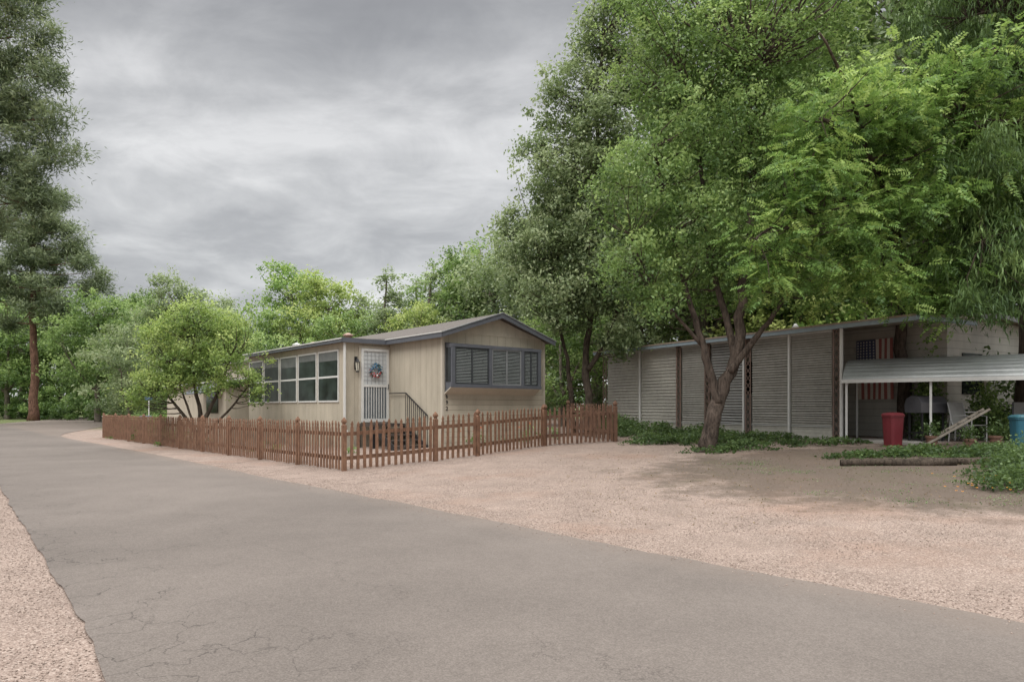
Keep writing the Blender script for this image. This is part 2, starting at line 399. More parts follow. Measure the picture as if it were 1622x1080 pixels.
dd=mth(nt,'ADD',mth(nt,'MULTIPLY',sp.outputs[0],.75),mth(nt,'MULTIPLY',sp.outputs[1],.66))
le=ramp(nt,mth(nt,'ADD',mth(nt,'DIVIDE',dd,6.0),mth(nt,'MULTIPLY',mth(nt,'SUBTRACT',nm,.5),.8)),[(.17,1.0),(.33,0.0)])
col=mixc(nt,mth(nt,'MULTIPLY',mth(nt,'MULTIPLY',crk,le),.65),col,(.035,.03,.027))
w2=mth(nt,'ADD',dd,mth(nt,'MULTIPLY',noise(nt,co,.5,7,.65),2.2))
c3=mth(nt,'LESS_THAN',mth(nt,'ABSOLUTE',mth(nt,'SUBTRACT',w2,3.9)),.006)
col=mixc(nt,mth(nt,'MULTIPLY',c3,.35),col,(.05,.042,.038))
mg=mth(nt,'ADD',dd,mth(nt,'MULTIPLY',noise(nt,co,3.0,5,.7),.7))
mgr=ramp(nt,mth(nt,'DIVIDE',mg,10.0),[(.53,0.0),(.59,.45)])
col=mixc(nt,mgr,col,(.20,.16,.135))
nt.links.new(col,b.inputs['Base Color']); b.inputs['Roughness'].default_value=.88; b.inputs['Specular IOR Level'].default_value=.25
bump(nt,b,f,.22,.003)
o=mb.build('road',m,None,True); o['kind']='structure'; o['label']='worn grey asphalt lane with cracked edge'; o['category']='road'

def stones(name,n,label,size,sampler,mat):
    P=sampler(n); n=len(P)
    s=size*rng.uniform(.5,1.5,n)[:,None,None]
    base=np.array([[1,0,0],[0,1,0],[-1,0,0],[0,-1,0],[0,0,.7],[0,0,-.5]],float)
    v=base[None]*rng.uniform(.6,1.3,(n,6,1))*s; th=rng.random(n)*6.28; c,s_=np.cos(th)[:,None],np.sin(th)[:,None]
    x=v[...,0]*c-v[...,1]*s_; y=v[...,0]*s_+v[...,1]*c; v=np.stack([x,y,v[...,2]],-1)+P[:,None,:]
    o=np_mesh(name,v.reshape(-1,3),6,mat,rng.random(n),None,[(0,1,4),(1,2,4),(2,3,4),(3,0,4),(1,0,5),(2,1,5),(3,2,5),(0,3,5)])
    o['kind']='stuff'; o['label']=label; o['category']='gravel'; return o
m_st,nt,b=new_mat('crushed_stone'); a=N(nt,'ShaderNodeAttribute',attribute_name='tone')
nt.links.new(ramp(nt,a.outputs['Fac'],[(0,(.18,.135,.11)),(.4,(.26,.197,.163)),(.8,(.33,.258,.218)),(1,(.43,.36,.315))]),b.inputs['Base Color']); b.inputs['Roughness'].default_value=.9
def samp_lot(n):
    d=rng.exponential(3.0,n); t=rng.uniform(-6,22,n)
    x=3.41-.66*t+.75*d; y=4.54+.75*t+.66*d; k=(y>2.5)&(y<19)&(x>-9)&(d>-.05)&(d<12)
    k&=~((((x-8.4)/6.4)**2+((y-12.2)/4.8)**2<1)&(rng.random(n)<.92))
    x,y=x[k],y[k]; return np.stack([x,y,gz(x,y)+.002],-1)
stones('loose_gravel',60000,'loose pink crushed stone on the driveway',.0065,samp_lot,m_st)
def samp_left(n):
    d=rng.uniform(-.06,3,n); t=rng.uniform(-1,14,n); x=-2.25-.63*t-.76*d; y=3.7+.77*t-.63*d
    k=y>1.5; x,y=x[k],y[k]; return np.stack([x,y,gz(x,y)+.003],-1)
stones('roadside_gravel',34000,'loose pink crushed stone along the road shoulder',.0058,samp_left,m_st)
def samp_edge(n):
    t=rng.uniform(-4,26,n); d=rng.normal(0,.16,n)-.1; x=3.41-.66*t+.75*d; y=4.54+.75*t+.66*d
    k=(y>2)&(d<.05); x,y=x[k],y[k]; dd_=np.clip(-(.75*x+.66*y-5.55),0,4.8)/4.8
    return np.stack([x,y,.018+.03*np.sin(np.pi*dd_)],-1)
stones('scattered_stones',1500,'small stones scattered on the asphalt edge',.007,samp_edge,m_st)

# ------------------------------------------------------------------ FENCE
W_f=wood('stained_fence_wood',(.088,.046,.030),(.275,.155,.098)); W_fd=wood('dark_fence_wood',(.068,.037,.026),(.21,.12,.08))
def picket(mb,p,dr,h,w=.072,t=.02,tilt=0):
    d=Vector((dr[0],dr[1],0)).normalized(); nn=Vector((-d.y,d.x,0)); u=Vector((d.x*tilt,d.y*tilt,1))
    prof=[(-w/2,0),(w/2,0),(w/2,h*.86),(w*.30,h*.885),(w*.46,h*.93),(0,h),(-w*.46,h*.93),(-w*.30,h*.885),(-w/2,h*.86)]
    k=len(prof); n=len(mb.v); P=Vector(p)
    for s in (-t/2,t/2):
        for a,z in prof: mb.v.append(tuple(P+d*a+nn*s+u*z))
    mb.f.append(tuple(range(n+k-1,n-1,-1))); mb.f.append(tuple(range(n+k,n+2*k)))
    for i in range(k):
        j=(i+1)%k; mb.f.append((n+i,n+j,n+k+j,n+k+i))
def fence(name,pts,label,mat,H=1.08,sp=.145,post_h=1.18,pspace=2.3):
    p0=pts[0]; E=empty(name,(0,0,0),0,label,'fence')
    E.location=(p0[0],p0[1],g(*p0)); off=Vector(E.location)
    posts=[]
    for (x0,y0),(x1,y1) in zip(pts[:-1],pts[1:]):
        L=math.hypot(x1-x0,y1-y0); dx,dy=(x1-x0)/L,(y1-y0)/L; mb=M(); n=int(L/sp)
        for i in range(1,n):
            t=i*L/n+R.uniform(-.012,.012); x,y=x0+dx*t,y0+dy*t
            x+=dy*.045; y+=-dx*.045
            picket(mb,Vector((x,y,g(x,y)+.03+R.uniform(-.012,.014)))-off,(dx,dy),H+R.uniform(-.012,.012),.07,.02,R.gauss(0,.014))
        mb.build('pickets',mat,E)
        for zr in (.28,.82):
            mr=M(); k=max(1,int(L/pspace))
            for i in range(k):
                a=(x0+dx*L*i/k,y0+dy*L*i/k); c=(x0+dx*L*(i+1)/k,y0+dy*L*(i+1)/k)
                mr.beam(Vector((a[0],a[1],g(*a)+zr))-off,Vector((c[0],c[1],g(*c)+zr))-off,.035,.085)
            mr.build('rail',mat,E)
        k=max(1,round(L/pspace)); posts+=[(x0+dx*L*i/k,y0+dy*L*i/k,dx,dy) for i in range(k)]
    posts.append((pts[-1][0],pts[-1][1],dx,dy))
    for x,y,dx,dy in posts:
        mp=M(); s=.047; z0=-.1; zt=post_h
        d=Vector((dx,dy,0)); nn=Vector((-dy,dx,0)); b0=Vector((x,y,g(x,y)))-off
        def ring(r,z): return [b0+d*a*r+nn*c*r+Vector((0,0,z)) for a,c in ((-1,-1),(1,-1),(1,1),(-1,1))]
        rings=[ring(s,z0),ring(s,zt-.17),ring(s*.62,zt-.15),ring(s*.62,zt-.12),ring(s*1.05,zt-.09),ring(s*.95,zt-.05),ring(s*.1,zt+.02)]
        n=len(mp.v)
        for r in rings: mp.v+=[tuple(q) for q in r]
        for i in range(len(rings)-1):
            for k2 in range(4):
                k3=(k2+1)%4; mp.f.append((n+i*4+k2,n+i*4+k3,n+i*4+4+k3,n+i*4+4+k2))
        mp.f.append(tuple(n+len(rings)*4-4+k2 for k2 in range(4)))
        mp.build('post',mat,E)
    return E
fence('picket_fence',[(-19.5,32.6),(-3.74,15.2),(-1.85,16.5),(-.87,17.35),(.9,19.4)],'brown stained gothic picket fence around the front yard',W_f)
fence('picket_fence',[(.95,19.5),(3.03,20.0)],'darker weathered picket fence beside the driveway end',W_fd,H=1.06,sp=.13)
fence('picket_fence',[(3.03,20.1),(1.9,23.2)],'short return run of weathered picket fence beside shrubs',W_fd,H=1.06,sp=.14)

# ------------------------------------------------------------------ LEFT HOUSE
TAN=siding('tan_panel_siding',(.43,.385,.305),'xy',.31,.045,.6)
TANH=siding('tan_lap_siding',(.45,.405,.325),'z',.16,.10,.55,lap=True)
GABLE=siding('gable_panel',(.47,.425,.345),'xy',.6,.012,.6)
BLUE=paint('slate_blue_trim',(.095,.102,.118),.5,.2,4)
WHITE=paint('white_paint',(.58,.58,.56),.45,.1,5)
CREAM=paint('cream_trim',(.46,.42,.35),.6,.12,4)
ROOF=paint('gray_brown_roof',(.12,.105,.095),.9,.35,14,bmp=.5)
ROOFG=paint('grey_rolled_roof',(.22,.21,.20),.8,.3,6)
BLACK=paint('black_metal',(.018,.018,.02),.4,.3,8)
GL=glass('dark_window_glass',(.012,.014,.015),.1,.3); GL2=glass('screened_glass',(.022,.03,.028),.3,.2)
BLIND=paint('blind_slats',(.22,.24,.235),.6,.15,3)
BRONZE=paint('dark_bronze_sash',(.045,.05,.055),.4); GSASH=paint('grey_sash',(.22,.23,.235),.5)
C0=(-2.05,20.0)
H=empty('mobile_home',(C0[0],C0[1],0),math.radians(40),'tan panelled mobile home with blue-gray trim and glazed side room','house')
mb=M(); mb.prism([(0,.0),(4.07,.0),(4.07,3.6),(2.035,4.24),(0,3.6)],'y',0,20); mb.build('wall',TAN,H)
mb=M(); mb.prism([(.12,3.66),(3.95,3.66),(2.035,4.21)],'y',-.012,-.001); mb.build('gable',GABLE,H)
bx('lap_siding',TANH,H,0.0,4.07,-.02,-.001,.2,1.86)
bx('corner_trim',CREAM,H,-.012,.07,-.03,.06,.15,3.58,bevel=.004); bx('corner_trim',CREAM,H,4.0,4.082,-.03,.06,.15,3.58,bevel=.004)
mb=M(); mb.prism([(-.2,3.55),(2.035,4.265),(4.27,3.55),(4.27,3.62),(2.035,4.36),(-.2,3.62)],'y',-.28,20.2)
mb.build('roof',ROOF,H)
mb=M(); mb.prism([(-.22,3.47),(2.035,4.20),(4.29,3.47),(4.29,3.60),(2.035,4.34),(-.22,3.60)],'y',-.32,-.285); mb.build('fascia',BLUE,H)
bx('fascia',BLUE,H,-.235,-.205,-.32,3.0,3.47,3.61)
mb=M(); mb.prism([(-.24,3.60),(2.035,4.35),(4.31,3.60),(4.31,3.625),(2.035,4.38),(-.24,3.625)],'y',-.34,-.285); mb.build('drip_edge',GSASH,H)
bx('drip_edge',WHITE,H,-.26,-.205,-.34,3.0,3.612,3.64)
RVM=paint('vent_metal',(.38,.25,.2),.5)
for (vx,vy,h_,mt) in ((1.0,8,.35,'r'),(1.2,13.5,.3,'w'),(.9,11,.25,'r')):
    mb=M(); z=3.55+vx*.34; mb.tube([(vx,vy,z-.1),(vx,vy,z+h_),(vx,vy,z+h_+.001),(vx,vy,z+h_+.05),(vx,vy,z+h_+.12)],[.12,.12,.2,.2,.05],12)
    mb.build('roof_vent',RVM if mt=='r' else WHITE,H,True)
bx('side_room_wall',TAN,H,-1.55,-.001,3.03,11.75,0,3.5)
mb=M(); mb.prism([(-1.75,3.50),(-.2,3.60),(-.2,3.66),(-1.75,3.56)],'y',2.9,12.0); mb.build('side_room_roof',ROOFG,H)
bx('side_room_fascia',BLUE,H,-1.785,-1.75,2.87,12.0,3.47,3.59); bx('side_room_fascia',BLUE,H,-1.75,-.24,2.85,2.895,3.47,3.61)
bx('gutter_edge',WHITE,H,-1.81,-1.787,2.85,12.0,3.565,3.60)
mb=M(); mb.box(-1.66,-1.60,2.93,3.0,.75,3.46); mb.box(-1.66,-1.60,2.78,3.0,.68,.745); mb.build('downspout',WHITE,H,bevel=.008)
y0=3.50; wd=1.65; SHD=paint('roller_shade',(.12,.13,.125),.7)
for i in range(5):
    a=y0+i*wd; b_=a+wd-.12
    E=bpy.data.objects.new('window',None); COL.objects.link(E); E.parent=H
    mb=M(); x=-1.551
    for (p,q,r,s) in ((a,b_,3.24,3.29),(a,b_,1.62,1.67),(a,a+.05,1.67,3.24),(b_-.05,b_,1.67,3.24),(a+.05,b_-.05,2.40,2.46)):
        mb.box(x-.035,x,p,q,r,s)
    mb.build('frame',WHITE,E)
    bx('pane',GL2,E,x-.016,x-.002,a+.05,b_-.05,2.46,3.24); bx('pane',GL2,E,x-.024,x-.002,a+.05,b_-.05,1.67,2.40)
    bx('shade',SHD,E,x-.022,x-.017,a+.05,b_-.05,2.95+.08*math.sin(i*2.1),3.24)
E=bpy.data.objects.new('bay_window',None); COL.objects.link(E); E.parent=H
mb=M(); mb.prism([(-.34,2.06),(-.021,1.87),(-.021,3.36),(-.34,3.27)],'x',.1,3.55); mb.build('casing',BLUE,E)
mb=M(); mb.prism([(-.37,2.03),(-.022,1.83),(-.022,1.868),(-.37,2.058)],'x',.06,3.6); mb.build('sill',CREAM,E)
mb=M(); mb.box(.06,3.6,-.39,-.342,3.22,3.31); mb.box(.06,3.6,-.39,-.342,2.03,2.13)
for a in (.08,1.46,2.74,3.46): mb.box(a,a+.12,-.385,-.342,2.13,3.22)
mb.build('frame',BLUE,E)
for k,(a,b_) in enumerate(((.20,1.46),(1.58,2.74),(2.86,3.46))):
    G=bpy.data.objects.new('window',None); COL.objects.link(G); G.parent=E
    bx('pane',GL,G,a,b_,-.352,-.343,2.13,3.22)
    mb=M(); mdl=(a+b_)/2
    for (p,q,r,s) in ((a,a+.035,2.13,3.22),(b_-.035,b_,2.13,3.22),(a+.035,b_-.035,2.13,2.165),(a+.035,b_-.035,3.185,3.22),(mdl-.02,mdl+.02,2.165,3.185)):
        mb.box(p,q,-.375,-.3525,r,s)
    mb.build('sash',BRONZE if k!=1 else GSASH,G)
    mb=M()
    for j in range(23):
        z=2.19+j*.044
        for (p,q) in ((a+.05,mdl-.03),(mdl+.03,b_-.05)):
            mb.beam((p,-.358,z),(q,-.358,z+R.gauss(0,.002)),.004,.015,(0,0.6,1))
    mb.build('blind',BLIND,G)
bx('side_pane',GL,E,.092,.0985,-.30,-.06,2.2,3.2)
D=bpy.data.objects.new('door',None); COL.objects.link(D); D.parent=H
DY=3.03
bx('panel',paint('pale_door',(.52,.54,.54),.5,.08),D,-1.05,-.07,DY-.03,DY-.001,.98,3.32)
bx('lower_screen',paint('dark_screen',(.13,.145,.155),.5),D,-.97,-.15,DY-.040,DY-.031,1.1,2.1)
mb=M()
for (p,q,r,s) in ((-1.05,-.97,.98,3.32),(-.15,-.07,.98,3.32),(-.97,-.15,3.24,3.32),(-.97,-.15,.98,1.08),(-.97,-.15,2.10,2.18)):
    mb.box(p,q,DY-.07,DY-.041,r,s)
for i in range(1,9):
    x=-.97+.82*i/9; mb.box(x-.010,x+.010,DY-.062,DY-.044,1.08,2.10)
mb.build('security_frame',WHITE,D)
mb=M()
for i in range(1,6):
    x=-.97+.82*i/6; mb.box(x-.006,x+.006,DY-.058,DY-.048,2.18,3.24)
for j in range(1,8):
    z=2.18+1.06*j/8; mb.box(-.97,-.15,DY-.0475,DY-.042,z-.005,z+.005)
mb.build('grille',paint('grey_grille',(.33,.34,.35),.5),D)
mb=M(); mb.tube([(-.11,DY-.07,2.05),(-.11,DY-.12,2.05),(-.11,DY-.12,2.20)],.014,8); mb.build('handle',BLACK,D)
mb=M(); mb.box(-1.12,-1.052,DY-.045,DY-.001,.9,3.40); mb.box(-.066,-.001,DY-.045,DY-.001,.9,3.40); mb.box(-1.052,-.066,DY-.045,DY-.001,3.322,3.40); mb.build('door_casing',CREAM,D)
H_mat=Matrix.Translation((C0[0],C0[1],0))@Matrix.Rotation(math.radians(40),4,'Z')
E=empty('door_wreath',H_mat@Vector((-.56,DY-.11,2.62)),math.radians(40),'red white and blue ribbon wreath hanging on the white door','wreath')
for nm,c,nn_ in (('blue_ribbon',(.09,.22,.36),80),('white_ribbon',(.65,.65,.63),45),('red_ribbon',(.4,.06,.06),50),('green_leaf',(.04,.07,.05),90)):
    mb=M()
    for i in range(nn_):
        t=R.random()*6.28; r=.175+R.gauss(0,.032)
        if nm=='red_ribbon': t=R.gauss(4.71,.9)
        if nm=='blue_ribbon': t=R.gauss(1.57,1.2)
        x,z=r*math.cos(t),r*math.sin(t); y=R.gauss(0,.03)
        a=Vector((R.gauss(0,1),R.gauss(0,1),R.gauss(0,1))).normalized()*.045; b2=a.cross(Vector((0,1,.3))).normalized()*.024
        c0=Vector((x,y,z)); mb.poly([c0-a,c0+b2,c0+a,c0-b2])
    mb.build(nm,paint(nm,c,.6),E)
L=empty('wall_lantern',H_mat@Vector((-1.22,DY-.12,2.75)),math.radians(40),'black carriage lantern mounted beside the white door','lamp')
mb=M(); mb.tube([(0,0,-.2),(0,0,-.16)],.05,6); mb.tube([(0,0,.12),(0,0,.17),(0,0,.24)],[.10,.06,.015],6)
for k in range(6):
    t=k*math.pi/3; mb.beam((.05*math.cos(t),.05*math.sin(t),-.16),(.085*math.cos(t),.085*math.sin(t),.12),.012,.012)
mb.beam((0,.01,.2),(0,.1,.26),.02,.02); mb.beam((0,.1,.26),(0,.1,-.05),.03,.03); mb.box(-.05,.05,.095,.119,-.1,.3); mb.build('lantern_frame',BLACK,L)
mb=M(); mb.tube([(0,0,-.155),(0,0,.115)],[.045,.075],6); mb.build('lantern_glass',paint('frosted_lantern_glass',(.5,.48,.4),.3),L)
def text_obj(body,size,mat,name,parent,M4):
    cu=bpy.data.curves.new(name,'FONT'); cu.body=body; cu.size=size; cu.extrude=.004; cu.align_x='CENTER'; cu.offset=.001
    to=bpy.data.objects.new('tmp',cu); COL.objects.link(to); bpy.context.view_layer.update()
    me=bpy.data.meshes.new_from_object(to.evaluated_get(bpy.context.evaluated_depsgraph_get())); bpy.data.objects.remove(to)
    me.transform(M4); me.materials.clear(); me.materials.append(mat)
    o=bpy.data.objects.new(name,me); COL.objects.link(o); o.parent=parent; return o
rot=Matrix.Rotation(math.radians(90),4,'X')
for k,ch in enumerate('692'):
    text_obj(ch,.17,BLACK,'house_number',H,Matrix.Translation((.15,-.032,1.72-k*.18))@rot)
S=empty('entry_steps',H_mat@Vector((-.6,1.9,0)),math.radians(40),'black metal and timber steps with handrail up to the white door','steps')
W_dk=wood('dark_deck_wood',(.03,.024,.02),(.10,.08,.07))
bx('landing',W_dk,S,-.62,.5,.0,1.05,.86,.95)
for (x,y) in ((-.58,.05),(.46,.05),(-.58,1.0),(.46,1.0)): bx('leg',BLACK,S,x-.04,x+.04,y-.04,y+.04,0,.86)
for x in (-.6,.5):
    mb=M(); mb.beam((x,-.05,.8),(x,-1.25,.2),.04,.2); mb.build('stringer',BLACK,S)
for k in range(4): bx('tread',W_dk,S,-.575,.475,-.05-.29*(k+1),-.05-.29*k-.02,.75-.155*k,.79-.155*k)
mb=M(); x=.52
mb.beam((x,1.0,1.9),(x,0,1.9),.03,.03); mb.beam((x,0,1.9),(x,-1.25,1.2),.03,.03)
for k in range(12):
    t=k/11; mb.beam((x,-1.25*t,.75-.55*t),(x,-1.25*t,1.9-.7*t),.014,.014)
mb.build('handrail',BLACK,S)
Sh=empty('rear_shed',H_mat@Vector((-2.2,12.6,0)),math.radians(40),'low tan shed with shallow roof behind the side room','shed')
mb=M(); mb.prism([(0,0),(2.1,0),(2.1,2.75),(0,2.45)],'y',0,9.5); mb.build('wall',siding('pale_panel',(.46,.41,.33),'xy',.6,.02,.6),Sh)
mb=M(); mb.prism([(-.25,2.42),(2.15,2.78),(2.15,2.86),(-.25,2.5)],'y',-.3,9.8); mb.build('roof',ROOFG,Sh)
bx('window',GL,Sh,-.03,-.001,1.0,2.6,1.2,2.1)
mb=M(); mb.prism([(-.9,2.0),(-.25,2.36),(-.25,2.40),(-.9,2.04)],'y',.2,3.0); mb.build('awning',BLUE,Sh)

# ------------------------------------------------------------------ RIGHT HOUSE
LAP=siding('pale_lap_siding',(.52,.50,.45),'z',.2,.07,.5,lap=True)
TANR=paint('tan_roof_metal',(.30,.235,.185),.7,.2,5)
PALEB=paint('pale_blue_fascia',(.25,.31,.35),.5,.15,5)
RUST=paint('brown_iron_lattice',(.25,.175,.145),.6,.25,8)
GB=(8.55,17.7)
G2=empty('mobile_home',(GB[0],GB[1],0),math.radians(30),'pale mobile home with screened awning porch and blue-gray fascia','house')
mb=M(); mb.prism([(2.5,.3),(6.7,.3),(6.7,3.75),(4.6,3.9),(2.5,3.75)],'y',-1.3,12); mb.build('wall',LAP,G2)
mb=M(); mb.prism([(2.2,3.76),(4.6,3.92),(7.0,3.76),(7.0,3.84),(4.6,4.0),(2.2,3.84)],'y',-1.6,12.2); mb.build('roof',TANR,G2)
mb=M(); mb.prism([(2.15,3.69),(4.6,3.86),(7.05,3.69),(7.05,3.82),(4.6,3.98),(2.15,3.82)],'y',-1.66,-1.605); mb.build('fascia',GSASH,G2)
mb=M(); mb.prism([(-.2,3.52),(2.45,3.70),(2.45,3.74),(-.2,3.57)],'y',-2.0,10.3)
for k in range(31): mb.prism([(-.19,3.571),(2.44,3.741),(2.44,3.77),(-.19,3.60)],'y',-1.98+k*.4,-1.93+k*.4)
mb.build('porch_roof',paint('porch_roof_metal',(.42,.37,.32),.7,.2,5),G2)
bx('porch_fascia',PALEB,G2,-.26,-.205,-2.05,10.35,3.47,3.59); bx('porch_fascia',PALEB,G2,-.2,2.45,-2.05,-2.004,3.50,3.60)
bx('porch_drip_edge',TANR,G2,-.28,-.262,-2.05,10.35,3.575,3.62)
bx('porch_floor',paint('concrete_slab',(.32,.30,.28),.9),G2,-.05,2.49,-1.9,10.1,.35,.62)
for yv in (-.03,1.6,3.2,7.9): bx('porch_post',WHITE,G2,-.03-.06*(yv<0),.03-.06*(yv<0),yv-.03,yv+.03,.4,3.53)
for yv in (.15,3.04,4.67,5.95,9.95):
    mb=M()
    for o2 in (-.09,.09): mb.box(-.012,.012,yv+o2-.011,yv+o2+.011,.4,3.53)
    for k in range(14):
        z=.45+k*.22; mb.beam((0,yv-.09,z),(0,yv+.09,z+.22),.010,.014); mb.beam((0,yv+.09,z),(0,yv-.09,z+.22),.010,.014)
    mb.build('lattice_post',RUST,G2)
pan=[(.30,1.55,0),(1.66,2.9,1),(3.25,4.5,2),(4.82,5.8,1),(6.1,7.85,3),(7.95,9.8,3)]
SL=paint('white_slat',(.44,.445,.43),.5,.2,2); SL2=paint('grey_slat',(.36,.35,.315),.6,.28,1.5); CLR=paint('pale_panel_film',(.40,.39,.345),.5,.28,1.2)
BK0=paint('dim_screen_mesh',(.225,.215,.19),.7,.45,.9); BK1=paint('pale_screen_mesh',(.34,.325,.29),.7,.35,.9); BK2=paint('dark_screen_mesh',(.13,.125,.115),.7,.45,.9)
for a,b_,k in pan:
    E=bpy.data.objects.new('porch_screen',None); COL.objects.link(E); E.parent=G2
    mb=M(); st={0:.065,1:.075,2:.085,3:.11}[k]; zt=3.42; z=.98; hgt={0:.018,1:.020,2:.018,3:.024}[k]; sag=R.gauss(0,.015)
    while z<zt:
        mb.beam((0.012,a,z+R.gauss(0,.005)),(0.012,b_,z+sag+R.gauss(0,.005)),.006,hgt*R.uniform(.7,1.2),(.35,0,1)); z+=st
    mb.build('slats',{0:SL2,1:SL2,2:SL,3:CLR}[k],E)
    bx('screen_mesh',{0:BK0,1:BK0,2:BK2,3:BK1}[k],E,.03,.036,a,b_,.955,3.43)
    mb=M(); mb.box(.03,.045,a,b_,.62,.95)
    for q in range(3): mb.box(.02,.0298,a,b_,.66+q*.1,.70+q*.1)
    mb.build('kick_panel',CLR,E)
    bx('screen_rail',SL,E,-.01,.05,a-.02,b_+.02,3.43,3.50); bx('screen_rail',SL,E,-.01,.05,a-.02,b_+.02,.93,.954)
bx('window',GL,G2,2.47,2.499,4,5.4,1.9,3.0)
mb=M(); mb.box(2.40,2.498,-.95,-.65,1.7,2.2); mb.tube([(2.45,-.8,.4),(2.45,-.8,1.71)],.03,8); mb.build('meter_box',paint('grey_meter',(.3,.31,.32),.5),G2)
bx('window',GL,G2,3.2,4.2,-1.33,-1.301,1.8,2.9)
for (x,y,z) in ((3.4,4.0,3.75),(3.6,8.5,3.75)):
    mb=M(); mb.tube([(x,y,z),(x,y,z+.35),(x,y,z+.351),(x,y,z+.5)],[.07,.07,.14,.03],10); mb.build('roof_vent',WHITE,G2,True)
G2m=Matrix.Translation((GB[0],GB[1],0))@Matrix.Rotation(math.radians(30),4,'Z')
FL=empty('flag',G2m@Vector((2.40,.62,1.68)),math.radians(30),'faded american flag hung vertically on the pale siding wall','flag')
fw,fh=1.1,1.7
red=paint('flag_red',(.42,.15,.13),.8,.12,6); wh=paint('flag_white',(.72,.67,.60),.8,.1,6); bl=paint('flag_blue',(.085,.10,.17),.8,.15,6)
def fx(y,z): return .018*math.sin(y*9+z*2)-.01
def cloth(mb,ya,yb,za,zb,off=0):
    # one connected strip of cloth, shared vertices
    n_=max(1,int((yb-ya)/.08)); nz_=12; b0=len(mb.v)
    for j in range(nz_+1):
        for i in range(n_+1):
            y=ya+(yb-ya)*i/n_; z=za+(zb-za)*j/nz_; mb.v.append((fx(y,z)-off,y,z))
    for j in range(nz_):
        for i in range(n_):
            q=b0+j*(n_+1)+i; mb.f.append((q,q+1,q+n_+2,q+n_+1))
rs,ws,bs,ss=M(),M(),M(),M()
for k in range(13):
    ya=-fw/2+fw*k/13; yb=ya+fw/13; cloth(rs if k%2==0 else ws,ya,yb,0,fh)
cloth(bs,fw/2-fw*7/13,fw/2,fh*.60,fh,.006)
for i in range(6):
    for j in range(8):
        y=fw/2-fw*7/13+.055+i*.096; z=fh*.60+.05+j*.08; pts=[]
        for k in range(10):
            r=.032 if k%2==0 else .014; t=math.pi/2+k*math.pi/5; pts.append((fx(y,z)-.013,y+r*math.cos(t),z+r*math.sin(t)))
        ss.poly(pts)
rs.build('red_stripes',red,FL); ws.build('white_stripes',wh,FL); bs.build('canton',bl,FL); ss.build('stars',wh,FL)

# ------------------------------------------------------------------ shelter
CP=empty('metal_shelter',(8.35,17.25,0),math.radians(-33.7),'low white corrugated metal shelter roof on thin white posts','shelter')
GALV=paint('white_corrugated_metal',(.38,.40,.40),.35,.2,3,metal=.2,bmp=.03)
prof=[(0,2.10),(0,2.17)]
nr_=8
for i in range(nr_):
    t0=i/nr_
    yy=1.5*t0**1.25; z_=2.17+.52*math.sin(t0*math.pi/2); t1=(i+.72)/nr_; y1=1.5*t1**1.25; z1=2.17+.52*math.sin(t1*math.pi/2)
    prof+= [(yy+.012,z_+.04),(y1,z1+.04),(y1+.012,z1-.01)]
prof+=[(1.6,2.70),(2.2,2.72)]
pr=prof+[(2.2,2.66),(1.5,2.62),(.9,2.50),(.45,2.32),(.12,2.12)]
mb=M(); mb.prism(pr,'x',0,6.2); mb.build('roof',GALV,CP)
bx('gutter',WHITE,CP,-.02,6.22,-.035,-.003,2.06,2.15)
for (x,y) in ((.08,.1),(1.9,.1),(4.15,.1),(6.0,.1),(.08,2.1),(3.0,2.1),(6.0,2.1)): bx('post',WHITE,CP,x-.025,x+.025,y-.025,y+.025,.3,2.12 if y<1 else 2.66)
for x in (.08,4.15):
    mb=M(); mb.beam((x,.1,2.0),(x,2.1,2.5),.03,.04); mb.build('brace',WHITE,CP)
def bin_(loc,label,mat,mlid,h=.85,w=.25,rot=0):
    E=empty('trash_bin',(loc[0],loc[1],g(*loc)),rot,label,'bin')
    def rr_(r,z):
        out=[]
        for k in range(16):
            t=2*math.pi*k/16; c,s=math.cos(t),math.sin(t); p=.45
            out.append((r*math.copysign(abs(c)**p,c),r*.95*math.copysign(abs(s)**p,s),z))
        return out
    def stack(mb,rings):
        for r in rings: mb.v+=r
        for i in range(len(rings)-1):
            for k in range(16):
                k2=(k+1)%16; mb.f.append((i*16+k,i*16+k2,i*16+16+k2,i*16+16+k))
        mb.f.append(tuple(range(15,-1,-1)))
    mb=M(); stack(mb,[rr_(w*.82,0),rr_(w*.84,.05),rr_(w,h*.86),rr_(w*1.07,h*.865),rr_(w*1.07,h*.9)]); mb.build('body',mat,E)
    mb=M(); stack(mb,[rr_(w*1.1,h*.902),rr_(w*1.1,h*.93),rr_(w*.9,h*.98),rr_(w*.4,h)]); mb.f.append(tuple(range(48,64))); mb.build('lid',mlid,E)
    mb=M(); mb.beam((-.1,w*1.1,h*.85),(.1,w*1.1,h*.85),.03,.03); mb.build('handle',mlid,E)
redp=paint('red_plastic',(.125,.016,.022),.5,.2,4); bin_((8.9,15.95),'dark red plastic trash bin with lid beside the shelter post',redp,redp,.80,.19,.3)
bin_((10.5,14.0),'teal recycling bin with lid beside the shelter',paint('teal_plastic',(.03,.12,.17),.45,.15,4),paint('dark_teal_plastic',(.04,.12,.15),.4,.1,4),.78,.22,-.2)
CHS=paint('chair_sling',(.22,.22,.21),.7,.2,5)
